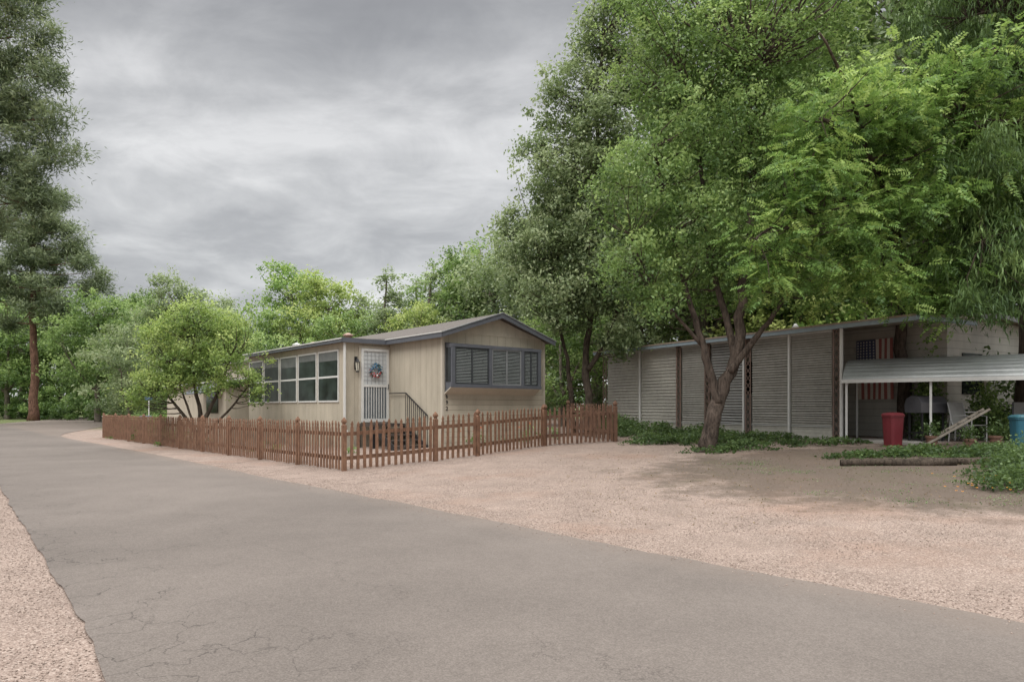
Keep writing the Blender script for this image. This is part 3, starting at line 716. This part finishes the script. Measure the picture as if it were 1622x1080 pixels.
def chair(loc,rot,label,c):
    E=empty('patio_chair',(loc[0],loc[1],g(*loc)),rot,label,'chair')
    mb=M()
    for x in (-.27,.27):
        mb.tube([(x,-.25,0),(x,-.25,.62),(x,-.1,.64),(x,.25,.62),(x,.30,0)],.014,6); mb.tube([(x,.2,.4),(x,.33,.95)],.014,6)
    mb.build('frame',paint('chair_frame',c,.4),E)
    mb=M(); mb.prism([(-.24,.40),(.22,.37),(.22,.39),(-.24,.42)],'x',-.25,.25); mb.build('seat',CHS,E)
    mb=M(); mb.prism([(.20,.42),(.33,.95),(.35,.945),(.22,.42)],'x',-.25,.25); mb.build('backrest',CHS,E)
chair((10.9,16.3),.4,'grey patio chair under the metal shelter',(.3,.3,.3)); chair((11.9,15.8),-.7,'dark framed patio chair under the metal shelter',(.08,.08,.09))
T=empty('patio_table',(11.2,17.2,g(11.2,17.2)),.2,'round white patio table among the chairs','table')
mb=M(); mb.tube([(0,0,.70),(0,0,.73)],.5,24); mb.build('table_top',WHITE,T)
for k in range(4):
    t=k*math.pi/2+.7; mb=M(); mb.tube([(.12*math.cos(t),.12*math.sin(t),.7),(.36*math.cos(t),.36*math.sin(t),0)],.016,6); mb.build('leg',WHITE,T)
E=empty('barbecue_grill',(10.25,16.9,g(10.25,16.9)),.2,'dark barbecue grill beside the pale siding wall','grill')
mb=M()
for x in (-.3,.3):
    for y in (-.2,.2): mb.box(x-.02,x+.02,y-.02,y+.02,0,.7)
mb.box(-.34,.34,-.24,.24,.2,.23); mb.build('stand',BLACK,E)
mb=M(); mb.prism([(-.26,.7),(.26,.7),(.28,.9),(.22,1.05),(.05,1.13),(-.15,1.1),(-.27,.95)],'x',-.38,.38); mb.build('hood',paint('grill_hood',(.09,.09,.1),.3),E,bevel=.01)
E=empty('ladder',(10.15,15.5,g(10.15,15.5)),math.radians(-15),'dull wooden ladder leaning low beneath the shelter','ladder')
ALU=wood('weathered_ladder_wood',(.13,.11,.09),(.3,.27,.23))
for y in (-.17,.17):
    mb=M(); mb.beam((-.7,y,.05),(.55,y,.85),.025,.05); mb.build('rail',ALU,E)
for k in range(6):
    t=(k+.5)/6; mb=M(); mb.tube([(-.7+1.25*t,-.16,.05+.8*t),(-.7+1.25*t,.16,.05+.8*t)],.012,6); mb.build('rung',ALU,E)
CLAY=paint('dull_terracotta',(.16,.09,.065),.85,.2,6)
for (x,y,s) in ((9.6,15.6,.85),(10.0,14.9,.75),(11.3,15.2,1.0),(10.7,15.1,.85)):
    E=empty('flower_pot',(x,y,g(x,y)),0,'terracotta pot with a leafy plant by the shelter','plant pot','pots around the shelter'); E.scale=(s,s,s)
    mb=M(); mb.tube([(0,0,0),(0,0,.24),(0,0,.241),(0,0,.30)],[.11,.15,.17,.175],16); mb.build('pot',CLAY,E,False)
    n=220; P=rng.normal(size=(n,3))*np.array([.12,.12,.11])+np.array([0,0,.45]); np_mesh('leaves',leaf_quads(P,rng.normal(size=(n,3))+np.array([0,0,.6]),np.full(n,.09),np.full(n,.045)),4,LF_cover,np.clip(.5+.2*rng.normal(size=n),0,1),E)
for (a,b_,r,l) in (((6.25,13.0),(8.15,12.55),.08,'weathered grey log edging the planting bed'),((7.7,12.9),(9.2,12.3),.075,'shorter weathered log lying behind the edging log')):
    mb=M(); a3=Vector((a[0],a[1],g(*a)+r*.7)); b3=Vector((b_[0],b_[1],g(*b_)+r*.7)); pts=[a3.lerp(b3,t/8)+Vector((0,R.gauss(0,.02),R.gauss(0,.01))) for t in range(9)]
    mb.tube(pts,[r*R.uniform(.85,1.08) for _ in pts],10,.09); top(mb.build('log',BK_dark,None,True),l,'log')
E=empty('street_sign',(-21.7,40.8,0),math.radians(-20),'small blue street sign on a thin pole by the bend','sign')
mb=M(); mb.tube([(0,0,0),(0,0,2.1)],.03,8); mb.build('pole',WHITE,E)
bx('sign_plate',paint('sign_blue',(.07,.12,.2),.5),E,-.3,.3,-.035,-.031,1.9,2.1)
E=empty('utility_pedestal',(-20.4,38.0,0),0,'small white utility pedestal beside the road bend','utility box')
bx('cabinet',WHITE,E,-.2,.2,-.2,.2,0,.9,bevel=.03); bx('cap',paint('blue_cap',(.1,.2,.4),.5),E,-.22,.22,-.22,.22,.9,.98,bevel=.02)

# ------------------------------------------------------------------ TREES
def tree(name,label,base,limbs,blobs,ncl,per,crad,L,lm,bm,mode='broad',shell=.45,frac=.5,droop=0,twig=.025,maxd=6,group=None):
    E=empty(name,(base[0],base[1],g(base[0],base[1])),0,label,'tree',group)
    C,T=clusters(blobs,ncl,shell)
    trunk('trunk',bm,limbs,C,frac,E,twig,maxd)
    crown('crown',lm,C,T,per,crad,L,mode,E,droop); return E
tree('shade_tree','leaning forked shade tree growing from the ivy bed by the driveway',(4.65,16.4),
 [([(0,0,-.1),(.05,0,.3),(.25,0,.95),(.52,.1,1.7),(.80,.1,2.6),(1.0,.3,4.0),(1.3,.5,5.8),(1.4,.8,7.8),(1.2,.8,9.6)],.235,.05),
  ([(.30,0,1.15),(.14,.1,1.9),(-.05,.2,2.7),(-.35,.3,3.8),(-.7,.4,5.4),(-1.2,.3,7.4)],.12,.04),
  ([(.60,0,1.9),(1.0,-.1,2.5),(1.45,-.2,3.1),(1.9,-.4,3.9),(2.4,-.5,5.0)],.095,.03),
  ([(.74,.1,2.2),(.62,.4,3.3),(.3,.7,4.8),(.2,1.0,6.8),(0,1.2,8.8)],.105,.035),
  ([(1.1,.3,4.2),(2.0,.6,5.3),(2.9,.8,6.6),(3.3,1,8)],.09,.03),
  ([(-.05,.2,2.6),(-.7,.1,3.3),(-1.4,0,4.2),(-1.8,0,5.2)],.05,.02)],
 [((-1.3,.3,6.3),(1.4,1.5,1.3)),((-.3,.6,7.6),(1.5,1.6,1.2)),((1.6,.9,7.7),(1.7,1.7,1.4)),((-.5,.8,9.6),(1.6,1.6,1.3)),((1.3,.8,9.6),(1.6,1.6,1.4)),((1.6,.9,5.7),(1.6,1.5,1.1)),((-1.5,0,4.4),(1.1,1.2,.9)),((2.9,.8,7.4),(1.5,1.5,1.3)),((.3,.5,4.8),(1.3,1.2,.8)),((-.3,1.2,11.6),(2.0,1.8,1.4)),((2.6,1.2,11.6),(2.1,1.8,1.4)),((-.6,.2,5.6),(1.3,1.1,.9)),((3.6,1.2,9.6),(1.5,1.5,1.2)),((-1.1,-.1,3.6),(.8,.9,.55)),((.6,1.6,4.1),(1.5,.8,.6)),((2.6,1.6,4.6),(1.5,.8,.8))],
 1200,72,.33,.10,LF_mid,BK_brown,frac=.42,shell=.4)
tree('olive_tree','tall gray-green leafy tree behind the picket fence',(2.7,24.2),
 [([(0,0,-.1),(.02,0,1),(-.1,.1,2.4),(.1,.1,4.2),(.3,0,6.5),(.4,0,9),(.3,0,11.5),(.6,0,14)],.17,.04),
  ([(-.5,.1,-.1),(-.6,.1,1.2),(-.75,.1,2.6),(-1.2,0,4.5),(-1.5,0,6.5)],.12,.03),
  ([(0,0,2.2),(.7,0,3.4),(1.2,0,5.2),(1.4,.2,7.6)],.10,.03)],
 [((-.9,-.3,4.7),(1.7,1.6,1.2)),((-1.7,-.2,6.3),(1.4,1.4,1.2)),((-.6,-.3,6.9),(1.4,1.4,1.2)),((.6,-.4,5.6),(1.7,1.6,1.5)),((-1.2,0,8.6),(1.4,1.5,1.3)),((.2,0,9.3),(1.3,1.4,1.3)),((1.0,0,8.0),(1.7,1.6,1.6)),((.3,0,10.9),(1.6,1.6,1.3)),((1.9,.2,12.9),(1.6,1.6,1.3)),((.9,-.4,3.3),(.9,1.0,.6)),((-2.7,-.2,7.4),(.6,.7,.6)),((2.6,0,6.5),(1.5,1.5,1.8)),((-1.9,-.2,10.0),(.7,.7,.7)),((-.5,.1,12.4),(1.1,1.0,.9)),((-2.6,-.2,5.2),(.6,.7,.6)),((.3,.1,14.0),(1.0,1.0,.9)),((1.4,.1,15.6),(1.2,1.2,1.1)),((-1.5,.1,11.3),(.6,.6,.5))],
 1350,70,.37,.13,LF_gray,BK_dark,frac=.35,shell=.38)
tree('tree_of_heaven','bright green pinnate-leaved tree arching over the driveway',(10.6,18.6),
 [([(0,0,-.2),(0,-.1,1.5),(-.2,-.3,3.3),(-.6,-.9,4.9),(-1.6,-2.0,6.2),(-2.8,-3.2,6.9),(-4.0,-4.0,7.0)],.2,.04),
  ([(-.4,-.6,4.2),(.3,-1.2,5.6),(.2,-2.2,7.0),(-.4,-3.2,8.2)],.13,.03),
  ([(-1.4,-1.8,6.0),(-2.9,-2.5,5.7),(-4.2,-3.2,5.2),(-5.3,-3.8,4.5)],.085,.02),
  ([(-2.2,-2.6,6.6),(-3.2,-3.6,7.8),(-4.2,-4.4,8.6)],.07,.02),
  ([(-.2,-.3,3.4),(-.8,-1.3,4.3),(-1.6,-2.3,4.9)],.07,.02)],
 [((-4.2,-3.8,5.9),(1.2,1.2,.8)),((-5.0,-3.6,4.6),(.8,.9,.7)),((-3.2,-3.5,7.3),(1.5,1.3,.9)),((-1.6,-2.9,7.4),(1.5,1.3,1.0)),((-1.7,-2.9,5.7),(1.4,1.2,.85)),((-.2,-2.8,6.1),(1.2,1.2,1.0)),((-3.2,-3.6,4.8),(1.1,.9,.6)),((-.4,-2.8,8.6),(1.5,1.3,.9)),((-4.9,-3.9,3.7),(.5,.6,.4)),((-.7,-2.5,4.4),(1.0,.9,.6)),((1.3,-2.6,7.4),(1.3,1.2,1.0)),((1.4,-2.6,5.4),(1.1,1.0,.9)),((-3.0,-3.4,3.75),(1.0,.8,.5)),((-1.5,-3.0,3.6),(1.1,.8,.5)),((-4.1,-3.7,3.9),(.7,.7,.4)),((-.3,-2.6,3.3),(.8,.6,.5))],
 520,11,.36,.38,LF_bright,BK_brown,mode='pinnate',frac=.5,droop=.3,shell=.3)
tree('cedar_tree','dark drooping cedar beside the metal shelter',(13.4,17.6),
 [([(0,0,-.2),(0,0,3),(-.1,0,7),(0,0,12),(0,0,16)],.38,.08)]+
 [([(0,0,z),(-1.4*k,-.5,z+.35),(-2.9*k,-1.0,z-.1)],.07,.02) for z,k in ((4.3,.9),(5.4,1),(6.5,.95),(7.8,.9),(9,.9),(10.4,.8))]+
 [([(0,0,z),(-1.7*k,-1.4,z+.35),(-3.4*k,-2.6,z-.1)],.07,.02) for z,k in ((4.6,.9),(5.8,1),(7.2,.95),(8.8,.9),(10,.8))],
 [((-1.6,-.8,4.6),(1.7,1.4,.9)),((-1.4,-1,6.4),(2.0,1.8,1.2)),((-1.4,-.9,8.4),(2.0,1.8,1.3)),((-1.6,-.9,10.6),(2.6,1.8,1.5)),((-1,-.8,13),(2.6,2,1.6)),((0,-1.6,5),(1.6,1.4,1.1)),((1,-1,7),(2,2,2)),((-3.1,-2.4,4.2),(.9,.8,.8)),((-2.2,-2.3,5.0),(1.0,.9,.9)),((-3.0,-2.3,6.4),(1.1,.9,.8)),((-1.4,-2.3,4.0),(.9,.8,.8)),((-3.2,-2.9,3.4),(.75,.5,.6)),((-2.1,-2.8,3.35),(.8,.5,.55)),((-2.7,-2.6,3.7),(.8,.5,.5))],
 860,90,.32,.20,LF_dark,BK_dark,mode='needle',frac=.5,droop=.9)
tree('yard_tree','small spreading light green yard tree inside the fence',(-11.1,24.2),
 [([(0,0,-.1),(.05,0,.6),(.35,0,1.3),(.8,0,2.2),(1.1,0,3.2)],.12,.03),([(0,0,.3),(-.35,0,.9),(-.9,0,1.6),(-1.6,.1,2.4)],.10,.025),([(0,0,.2),(.0,.1,1.2),(-.25,.1,2.6),(-.2,.1,4.2)],.11,.025),([(.1,0,.3),(.6,.1,.9),(1.3,0,1.6),(1.8,0,2.3)],.07,.02),([(0,0,.15),(-.2,-.1,1.0),(-.55,-.1,2.0),(-.9,0,3.0)],.06,.02)],
 [((-.9,0,3.1),(1.4,1.3,1.1)),((.7,0,3.3),(1.4,1.3,1.1)),((-.2,0,4.6),(1.3,1.2,.8)),((1.0,.1,4.3),(.9,1.0,.7)),((-1.9,0,2.3),(.8,.8,.6)),((1.6,-.1,2.5),(.8,.9,.6)),((-1.4,0,4.0),(.8,.9,.6)),((-1.0,-.6,2.1),(.8,.6,.4)),((.6,-.5,2.2),(.8,.6,.4)),((2.1,-.2,1.9),(.5,.6,.35)),((-2.2,-.1,1.7),(.5,.6,.35))],
 470,44,.26,.10,LF_yard,BK_dark,frac=.6,shell=.3)
def pine(base,h,r0,label,seed_blobs,ncl,L=.5,per=60,crad=1.0):
    limbs=[([(0,0,-.3),(.1,0,h*.25),(-.15,0,h*.55),(.1,0,h*.8),(0,0,h*.97)],r0,r0*.2)]
    for (c,r) in seed_blobs: limbs.append(([(0,0,c[2]-r[2]*.3),(c[0]*.5,c[1]*.5,c[2]-r[2]*.2),(c[0],c[1],c[2])],r0*.16,r0*.04))
    return tree('pine_tree',label,base,limbs,seed_blobs,ncl,per,crad,L,LF_pine,BK_red,mode='needle',frac=.3,shell=.1,twig=.03,maxd=8)
def layers(z0,z1,n,r0,r1,seed,zr=.95,a0=None):
    q=random.Random(seed); out=[]
    for i in range(n):
        t=i/(n-1); z=z0+(z1-z0)*t+q.uniform(-.6,.6); r=(r0+(r1-r0)*t)*q.uniform(.25,1.05); a=i*2.4+q.uniform(-.5,.5)
        s=q.uniform(.9,1.6)
        out.append(((r*math.cos(a),r*math.sin(a)*.8,z),(s*1.15,s*1.1,s*zr)))
    return out
pine((-51.9,74),24.5,.5,'tall ponderosa pine with reddish trunk across the road',layers(11,24,38,6.0,2.6,4,.8)+[((7.0,0,14.6),(1.6,1.5,.9)),((6.0,-1,17.0),(1.6,1.5,1.0)),((7.2,0,16.0),(1.2,1.2,.8)),((-.5,0,24.6),(1.5,1.5,1.3)),((4.5,0,18.8),(1.5,1.5,1.1)),((3.6,0,20.6),(1.4,1.4,1.1))],760,.48,60,.9)
pine((-35.6,43.6),29,.42,'tall layered conifer at the road bend',layers(13,29,46,5.6,3.4,9)+layers(14,28.5,14,0,0,3)+[((x_+.3*math.sin(i*7.),0,z_),(1.7,1.5,1.15)) for i,(x_,z_) in enumerate([(5.4,14.6),(4.2,16.0),(6.2,17.4),(4.6,18.6),(6.3,19.9),(4.6,21.2),(6.4,22.6),(4.8,23.8),(5.8,25.2),(4.2,26.4),(4.6,27.8),(3.0,17.3),(3.0,20.3),(3.0,23.1),(2.6,25.8)])],1750,.36,56,.66)
def bgkind(kind):
    if kind=='round':
        limbs=[([(0,0,-.3),(.1,0,3),(0,0,6),(0,0,9)],.28,.06),([(0,0,2.5),(1.6,0,4.5),(2.6,0,6.5)],.14,.04),([(0,0,3),(-1.5,.3,5),(-2.4,.2,7)],.14,.04)]
        bl=[((0,0,9.6),(2.4,2.4,1.9)),((2.2,0,7.6),(2.1,2.1,1.7)),((-2.2,.2,7.4),(2.1,2.1,1.8)),((0,-1.2,5.8),(2.8,2.1,1.6)),((1.6,1.0,4.2),(2.2,2,1.3)),((-2,-.3,4.2),(2,2,1.3)),((1.0,0,10.9),(1.2,1.2,1.0)),((-1.1,.4,10.2),(1.1,1.1,.9))]
        return limbs,bl,400,40,.52,.22,'broad'
    if kind=='spread':
        limbs=[([(0,0,-.3),(-.1,0,2),(.2,0,4.5),(0,0,7)],.22,.05),([(0,0,1.5),(1.6,0,3.2),(3.0,0,4.8)],.12,.03),([(0,0,1.8),(-1.8,.3,3.4),(-2.8,.2,5)],.12,.03)]
        bl=[((0,0,7.6),(2.1,2.1,1.4)),((2.6,0,5.8),(2.0,2.0,1.3)),((-2.6,.2,5.9),(2.0,2.0,1.4)),((0,-1,4.2),(2.6,2,1.4)),((-1.2,.5,8.8),(1.1,1.2,.8)),((3.4,0,4),(1.4,1.4,1)),((-3.2,0,3.6),(1.5,1.4,1.1)),((.5,0,2.2),(2.2,1.8,1.2)),((1.3,0,8.4),(.9,.9,.7))]
        return limbs,bl,370,38,.48,.20,'broad'
    if kind=='tall':
        limbs=[([(0,0,-.3),(.1,0,4),(-.1,0,8),(0,0,12.5)],.2,.05),([(0,0,3),(.9,0,6),(1.2,0,9)],.1,.03)]
        bl=[((0,0,11.8),(.8,.8,1.8)),((.5,0,9.6),(1.2,1.2,1.6)),((-.6,0,8.2),(1.3,1.3,1.7)),((.3,0,6.4),(1.7,1.6,1.6)),((-.4,0,4.2),(1.9,1.7,1.5)),((1.3,0,4.4),(1.2,1.2,1.4)),((.9,.2,11),(.5,.5,1.2)),((0,0,2.0),(1.8,1.6,1.2))]
        return limbs,bl,340,38,.42,.20,'broad'
kinds={}
def bgtree(kind,lm,x,y,h,sx=1.0,rot=None,label='',bm=BK_gray):
    key=(kind,lm.name)
    limbs,bl,n,per,cr,L,mode=bgkind(kind)
    rot=R.uniform(0,6.28) if rot is None else rot
    H0={'round':11.8,'spread':9.6,'tall':13.4}[kind]; s=h/H0
    if key not in kinds:
        E=tree('background_tree',label,(x,y),limbs,bl,n,per,cr,L,lm,bm,mode,frac=.25,group='trees in the wood behind the homes'); kinds[key]=[c for c in E.children]
    else:
        E=empty('background_tree',(x,y,g(x,y)),0,label,'tree','trees in the wood behind the homes')
        for c in kinds[key]:
            c2=c.copy(); c2.parent=E; COL.objects.link(c2)
    E.rotation_euler=(0,0,rot); E.scale=(s*sx,s*sx,s)
lab={'round':'round-crowned broadleaf tree in the wood','spread':'spreading leafy tree in the wood','tall':'tall narrow leafy tree in the wood'}
BT=[('round',LF_mid,-40,66,13,1.0),('spread',LF_mid,-37,70,12,1.1),('round',LF_mid,-43.5,80,15,1.0),('round',LF_gray,-29.5,60,13.2,.95),('spread',LF_mid,-33.5,64,11,1.1),('spread',LF_gray,-25,58,10,1.1),('round',LF_gray,-26.5,62,11.5,.9),
('round',LF_bright,-18.6,58,13.8,1.0),('spread',LF_mid,-22.5,54,8.8,1.1),('round',LF_yel,-14.0,52,11.6,1.1),('spread',LF_mid,-17,50,9,1.1),('tall',LF_gray,-9.2,50,11.2,1.4),('tall',LF_mid,-7.3,52,11.4,1.4),('round',LF_gray,-10.8,54,10,.9),
('round',LF_mid,-3.9,48,12.2,.95),('tall',LF_gray,-5.6,47,10.5,1.4),('spread',LF_gray,-1.2,46,11.0,1.1),('tall',LF_mid,-2.3,49,13,1.4),('round',LF_gray,1.5,44,13.5,1.1),('spread',LF_mid,-11.5,46,8,1.1),('spread',LF_gray,-28,50,7.5,1.2),('spread',LF_yel,-6.2,44,8,1.0),
('round',LF_gray,4.6,36,13.5,1.2),('round',LF_mid,9.5,35,14.5,1.25),('spread',LF_yel,11.0,29.5,8.0,1.2),('round',LF_mid,15.5,38,17,1.2),('round',LF_gray,20.5,36,16,1.3),('round',LF_mid,26,34,18,1.3),('spread',LF_bright,18.5,29,9,1.2),('round',LF_bright,14.2,27.5,10.5,1.1),('round',LF_mid,21,25,14,1.1),('round',LF_mid,8.5,31,17,1.0),('round',LF_mid,12.3,31,20,1.0),('round',LF_gray,17,30,23,1.1),('round',LF_mid,20,26,21,1.0),
('tall',LF_gray,5.4,28.5,8.0,1.2),('spread',LF_mid,2.2,30,6.5,1.1),
('round',LF_yel,-45.5,50,15,1.0),('spread',LF_mid,-58,88,15,1.2),('round',LF_mid,-50,92,17.5,1.1),('round',LF_mid,-66,92,20,1.2),('tall',LF_gray,-47.5,86,15.5,1.4),('spread',LF_bright,-41.5,82,11,1.1),('tall',LF_mid,-56,92,17,1.4),('round',LF_yel,-35,76,13,1.0),('round',LF_mid,-62,84,14,1.1)]
for k,lm,x,y,h,sx in BT: bgtree(k,lm,x,y,h,sx,None,lab[k])
def mass(name,label,fn,n,L,lm,cat='undergrowth'):
    P,T=fn(n); nr=unit(rng.normal(size=P.shape))+np.array([0,-.3,.5]); ll=L*rng.uniform(.6,1.4,len(P))
    o=np_mesh(name,leaf_quads(P,nr,ll,ll*.55),4,lm,np.clip(T,0,1)); o['kind']='stuff'; o['label']=label; o['category']=cat
def band(p0,p1,h,depth,bumps=6,seed=0,t0=.34):
    def f(n):
        r=np.random.default_rng(seed); nb=int(n/90)
        t=r.random(nb); x=p0[0]+(p1[0]-p0[0])*t+r.normal(size=nb)*depth*.2; y=p0[1]+(p1[1]-p0[1])*t+r.random(nb)*depth
        hh=h*(.75+.25*np.sin(t*bumps*6.28+seed)+.15*np.sin(t*bumps*17)); z=hh*r.random(nb)**.8
        idx=np.repeat(np.arange(nb),90); off=r.normal(size=(len(idx),3))*np.array([.6,.6,.45])*max(.35,h*.09)
        P=np.stack([x[idx],y[idx],np.maximum(z[idx],.1)],-1)+off; P[:,2]=np.abs(P[:,2])+gz(P[:,0],P[:,1])
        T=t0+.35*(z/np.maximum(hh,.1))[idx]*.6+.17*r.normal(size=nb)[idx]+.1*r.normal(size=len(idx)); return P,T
    return f
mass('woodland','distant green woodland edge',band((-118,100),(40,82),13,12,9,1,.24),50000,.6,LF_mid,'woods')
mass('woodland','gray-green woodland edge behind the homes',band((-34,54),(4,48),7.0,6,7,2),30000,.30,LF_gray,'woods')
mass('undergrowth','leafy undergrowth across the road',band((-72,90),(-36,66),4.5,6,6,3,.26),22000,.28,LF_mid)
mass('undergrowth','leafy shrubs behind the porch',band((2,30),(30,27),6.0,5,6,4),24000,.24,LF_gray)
mass('undergrowth','dark leafy shrubs beside the shelter',band((12.7,18.7),(19,15.7),3.2,3,4,5),14000,.13,LF_cover)
mass('undergrowth','roadside shrubs at the bend',band((-54,60),(-41,44),2.0,3,6,6,.26),9000,.2,LF_mid)
def cover(name,label,patches,n,L,lm,cat='ground cover'):
    Ps=[];Ts=[]; tot=sum(p[2]*p[3]*(p[4]+.25) for p in patches)
    for (x,y,rx,ry,h) in patches:
        k=int(n*rx*ry*(h+.25)/tot); nb=max(4,k//25); a=rng.random(nb)*6.28; r=np.sqrt(rng.random(nb))*(1+.25*np.sin(a*5+x)); cx=x+rx*r*np.cos(a); cy=y+ry*r*np.sin(a)
        ch=h*np.sqrt(np.clip(1-(r*.9)**2,.03,1))*rng.uniform(.5,1.15,nb)
        idx=np.repeat(np.arange(nb),25); P=np.stack([cx[idx],cy[idx],np.zeros(len(idx))],-1)+rng.normal(size=(len(idx),3))*np.array([.10,.10,0]); P[:,2]=gz(P[:,0],P[:,1])+ch[idx]*rng.random(len(idx))**.6+.01
        Ts.append(.35+.3*((P[:,2]-gz(P[:,0],P[:,1]))/max(h,.1))+.15*rng.normal(size=nb)[idx]+.1*rng.normal(size=len(idx))); Ps.append(P)
    P=np.concatenate(Ps);T=np.concatenate(Ts); nr=unit(rng.normal(size=P.shape))+np.array([0,0,.8]); ll=L*rng.uniform(.6,1.4,len(P))
    o=np_mesh(name,leaf_quads(P,nr,ll,ll*.6),4,lm,np.clip(T,0,1)); o['kind']='stuff'; o['label']=label; o['category']=cat
cover('ground_cover','low green ivy around the tree and along the porch',[(4.9,16.3,.7,.5,.18),(5.6,16.5,.7,.5,.26),(3.9,18.9,.9,.6,.3),(5.2,18.7,1.3,.6,.32),(6.6,18.2,1.2,.7,.28),(7.8,17.0,.9,.5,.18),(4.4,21.5,.8,1.2,.45),(3.7,23.5,.7,1.5,.6),(5.6,20.2,.9,.8,.4)],18000,.075,LF_cover)
cover('ground_cover','low green plants behind the edging logs',[(7.5,14.2,.9,.3,.15),(8.5,14.3,.7,.4,.2),(8.5,13.3,.4,.2,.12),(9.5,13.6,.7,.5,.28)],5000,.07,LF_cover)
cover('shrub','dense dark green shrub mound at the driveway edge',[(7.5,9.9,.75,.5,.36),(8.3,10.6,.9,.7,.55),(8.0,9.5,.6,.45,.36),(9.0,11.6,.8,.6,.6)],16000,.05,LF_cover,'shrub')
cover('climbing_vine','leafy vine climbing at the porch corner',[(10.7,17.6,.25,.2,2.9),(11.0,17.9,.3,.2,2.2),(12.0,17.3,.5,.3,1.6)],4500,.10,LF_mid,'vine')
cover('yard_plants','sparse leafy plants along the home foundation',[(-1.0,19.6,.5,.3,.5),(.2,20.6,.6,.3,.55),(1.2,21.4,.5,.3,.45),(-4.6,19.4,.3,.3,.3),(-7.5,21.5,.7,.4,.35),(-12.2,26,1.2,.6,.8),(-14.6,28.5,1.3,.7,.9),(-17.2,31.5,1.2,.8,.7),(-20.5,38,1.5,1,1.2),(-22.5,44,2.5,1.5,1.4)],12000,.08,LF_mid,'plants')
cover('weeds','thin scattered weeds on the bare driveway earth',[(R.uniform(4.5,9.5),R.uniform(8.5,14),R.uniform(.15,.5),R.uniform(.1,.3),.018) for _ in range(45)],1800,.02,LF_gray,'weeds')
def flowers(label,patches,n,c,s=.035):
    mb=M()
    for i in range(n):
        x,y,rx,ry,h=R.choice(patches); x+=R.uniform(-rx,rx); y+=R.uniform(-ry,ry); z=g(x,y)+h*R.uniform(.6,1.1)
        for k in range(5):
            t=k*1.2566; u=t+.9; mb.poly([(x,y,z),(x+s*math.cos(t),y+s*math.sin(t),z+s*.5),(x+s*1.1*math.cos((t+u)/2),y+s*1.1*math.sin((t+u)/2),z+s*.6),(x+s*math.cos(u),y+s*math.sin(u),z+s*.5)])
    o=mb.build('flowers',paint('petal',c,.6),None); o['kind']='stuff'; o['label']=label; o['category']='flowers'
flowers('orange poppies along the home foundation',[(-.6,19.3,.9,.3,.75),(.6,20.3,.6,.3,.75)],14,(.75,.16,.04),.05)
flowers('small orange flowers in the weeds',[(6.6,9.6,.6,.5,.10),(7.2,10.3,.7,.5,.14)],26,(.75,.3,.02),.018)
flowers('red roses beside the fence',[(-12.8,26.2,.8,.3,.95)],30,(.4,.03,.04),.06)
n=2600; x=rng.uniform(1,10,n); y=rng.uniform(8,17,n); P=np.stack([x,y,gz(x,y)+.015],-1)
lm_=leafmat('dry_leaf',(.06,.035,.02),(.16,.1,.055),(.3,.2,.11))
o=np_mesh('leaf_litter',leaf_quads(P,np.array([0,0,1.])+.25*rng.normal(size=P.shape),.04*rng.uniform(.5,1.4,n),.018*np.ones(n)),4,lm_,rng.random(n)); o['kind']='stuff'; o['label']='dry fallen leaves under the trees'; o['category']='leaf litter'
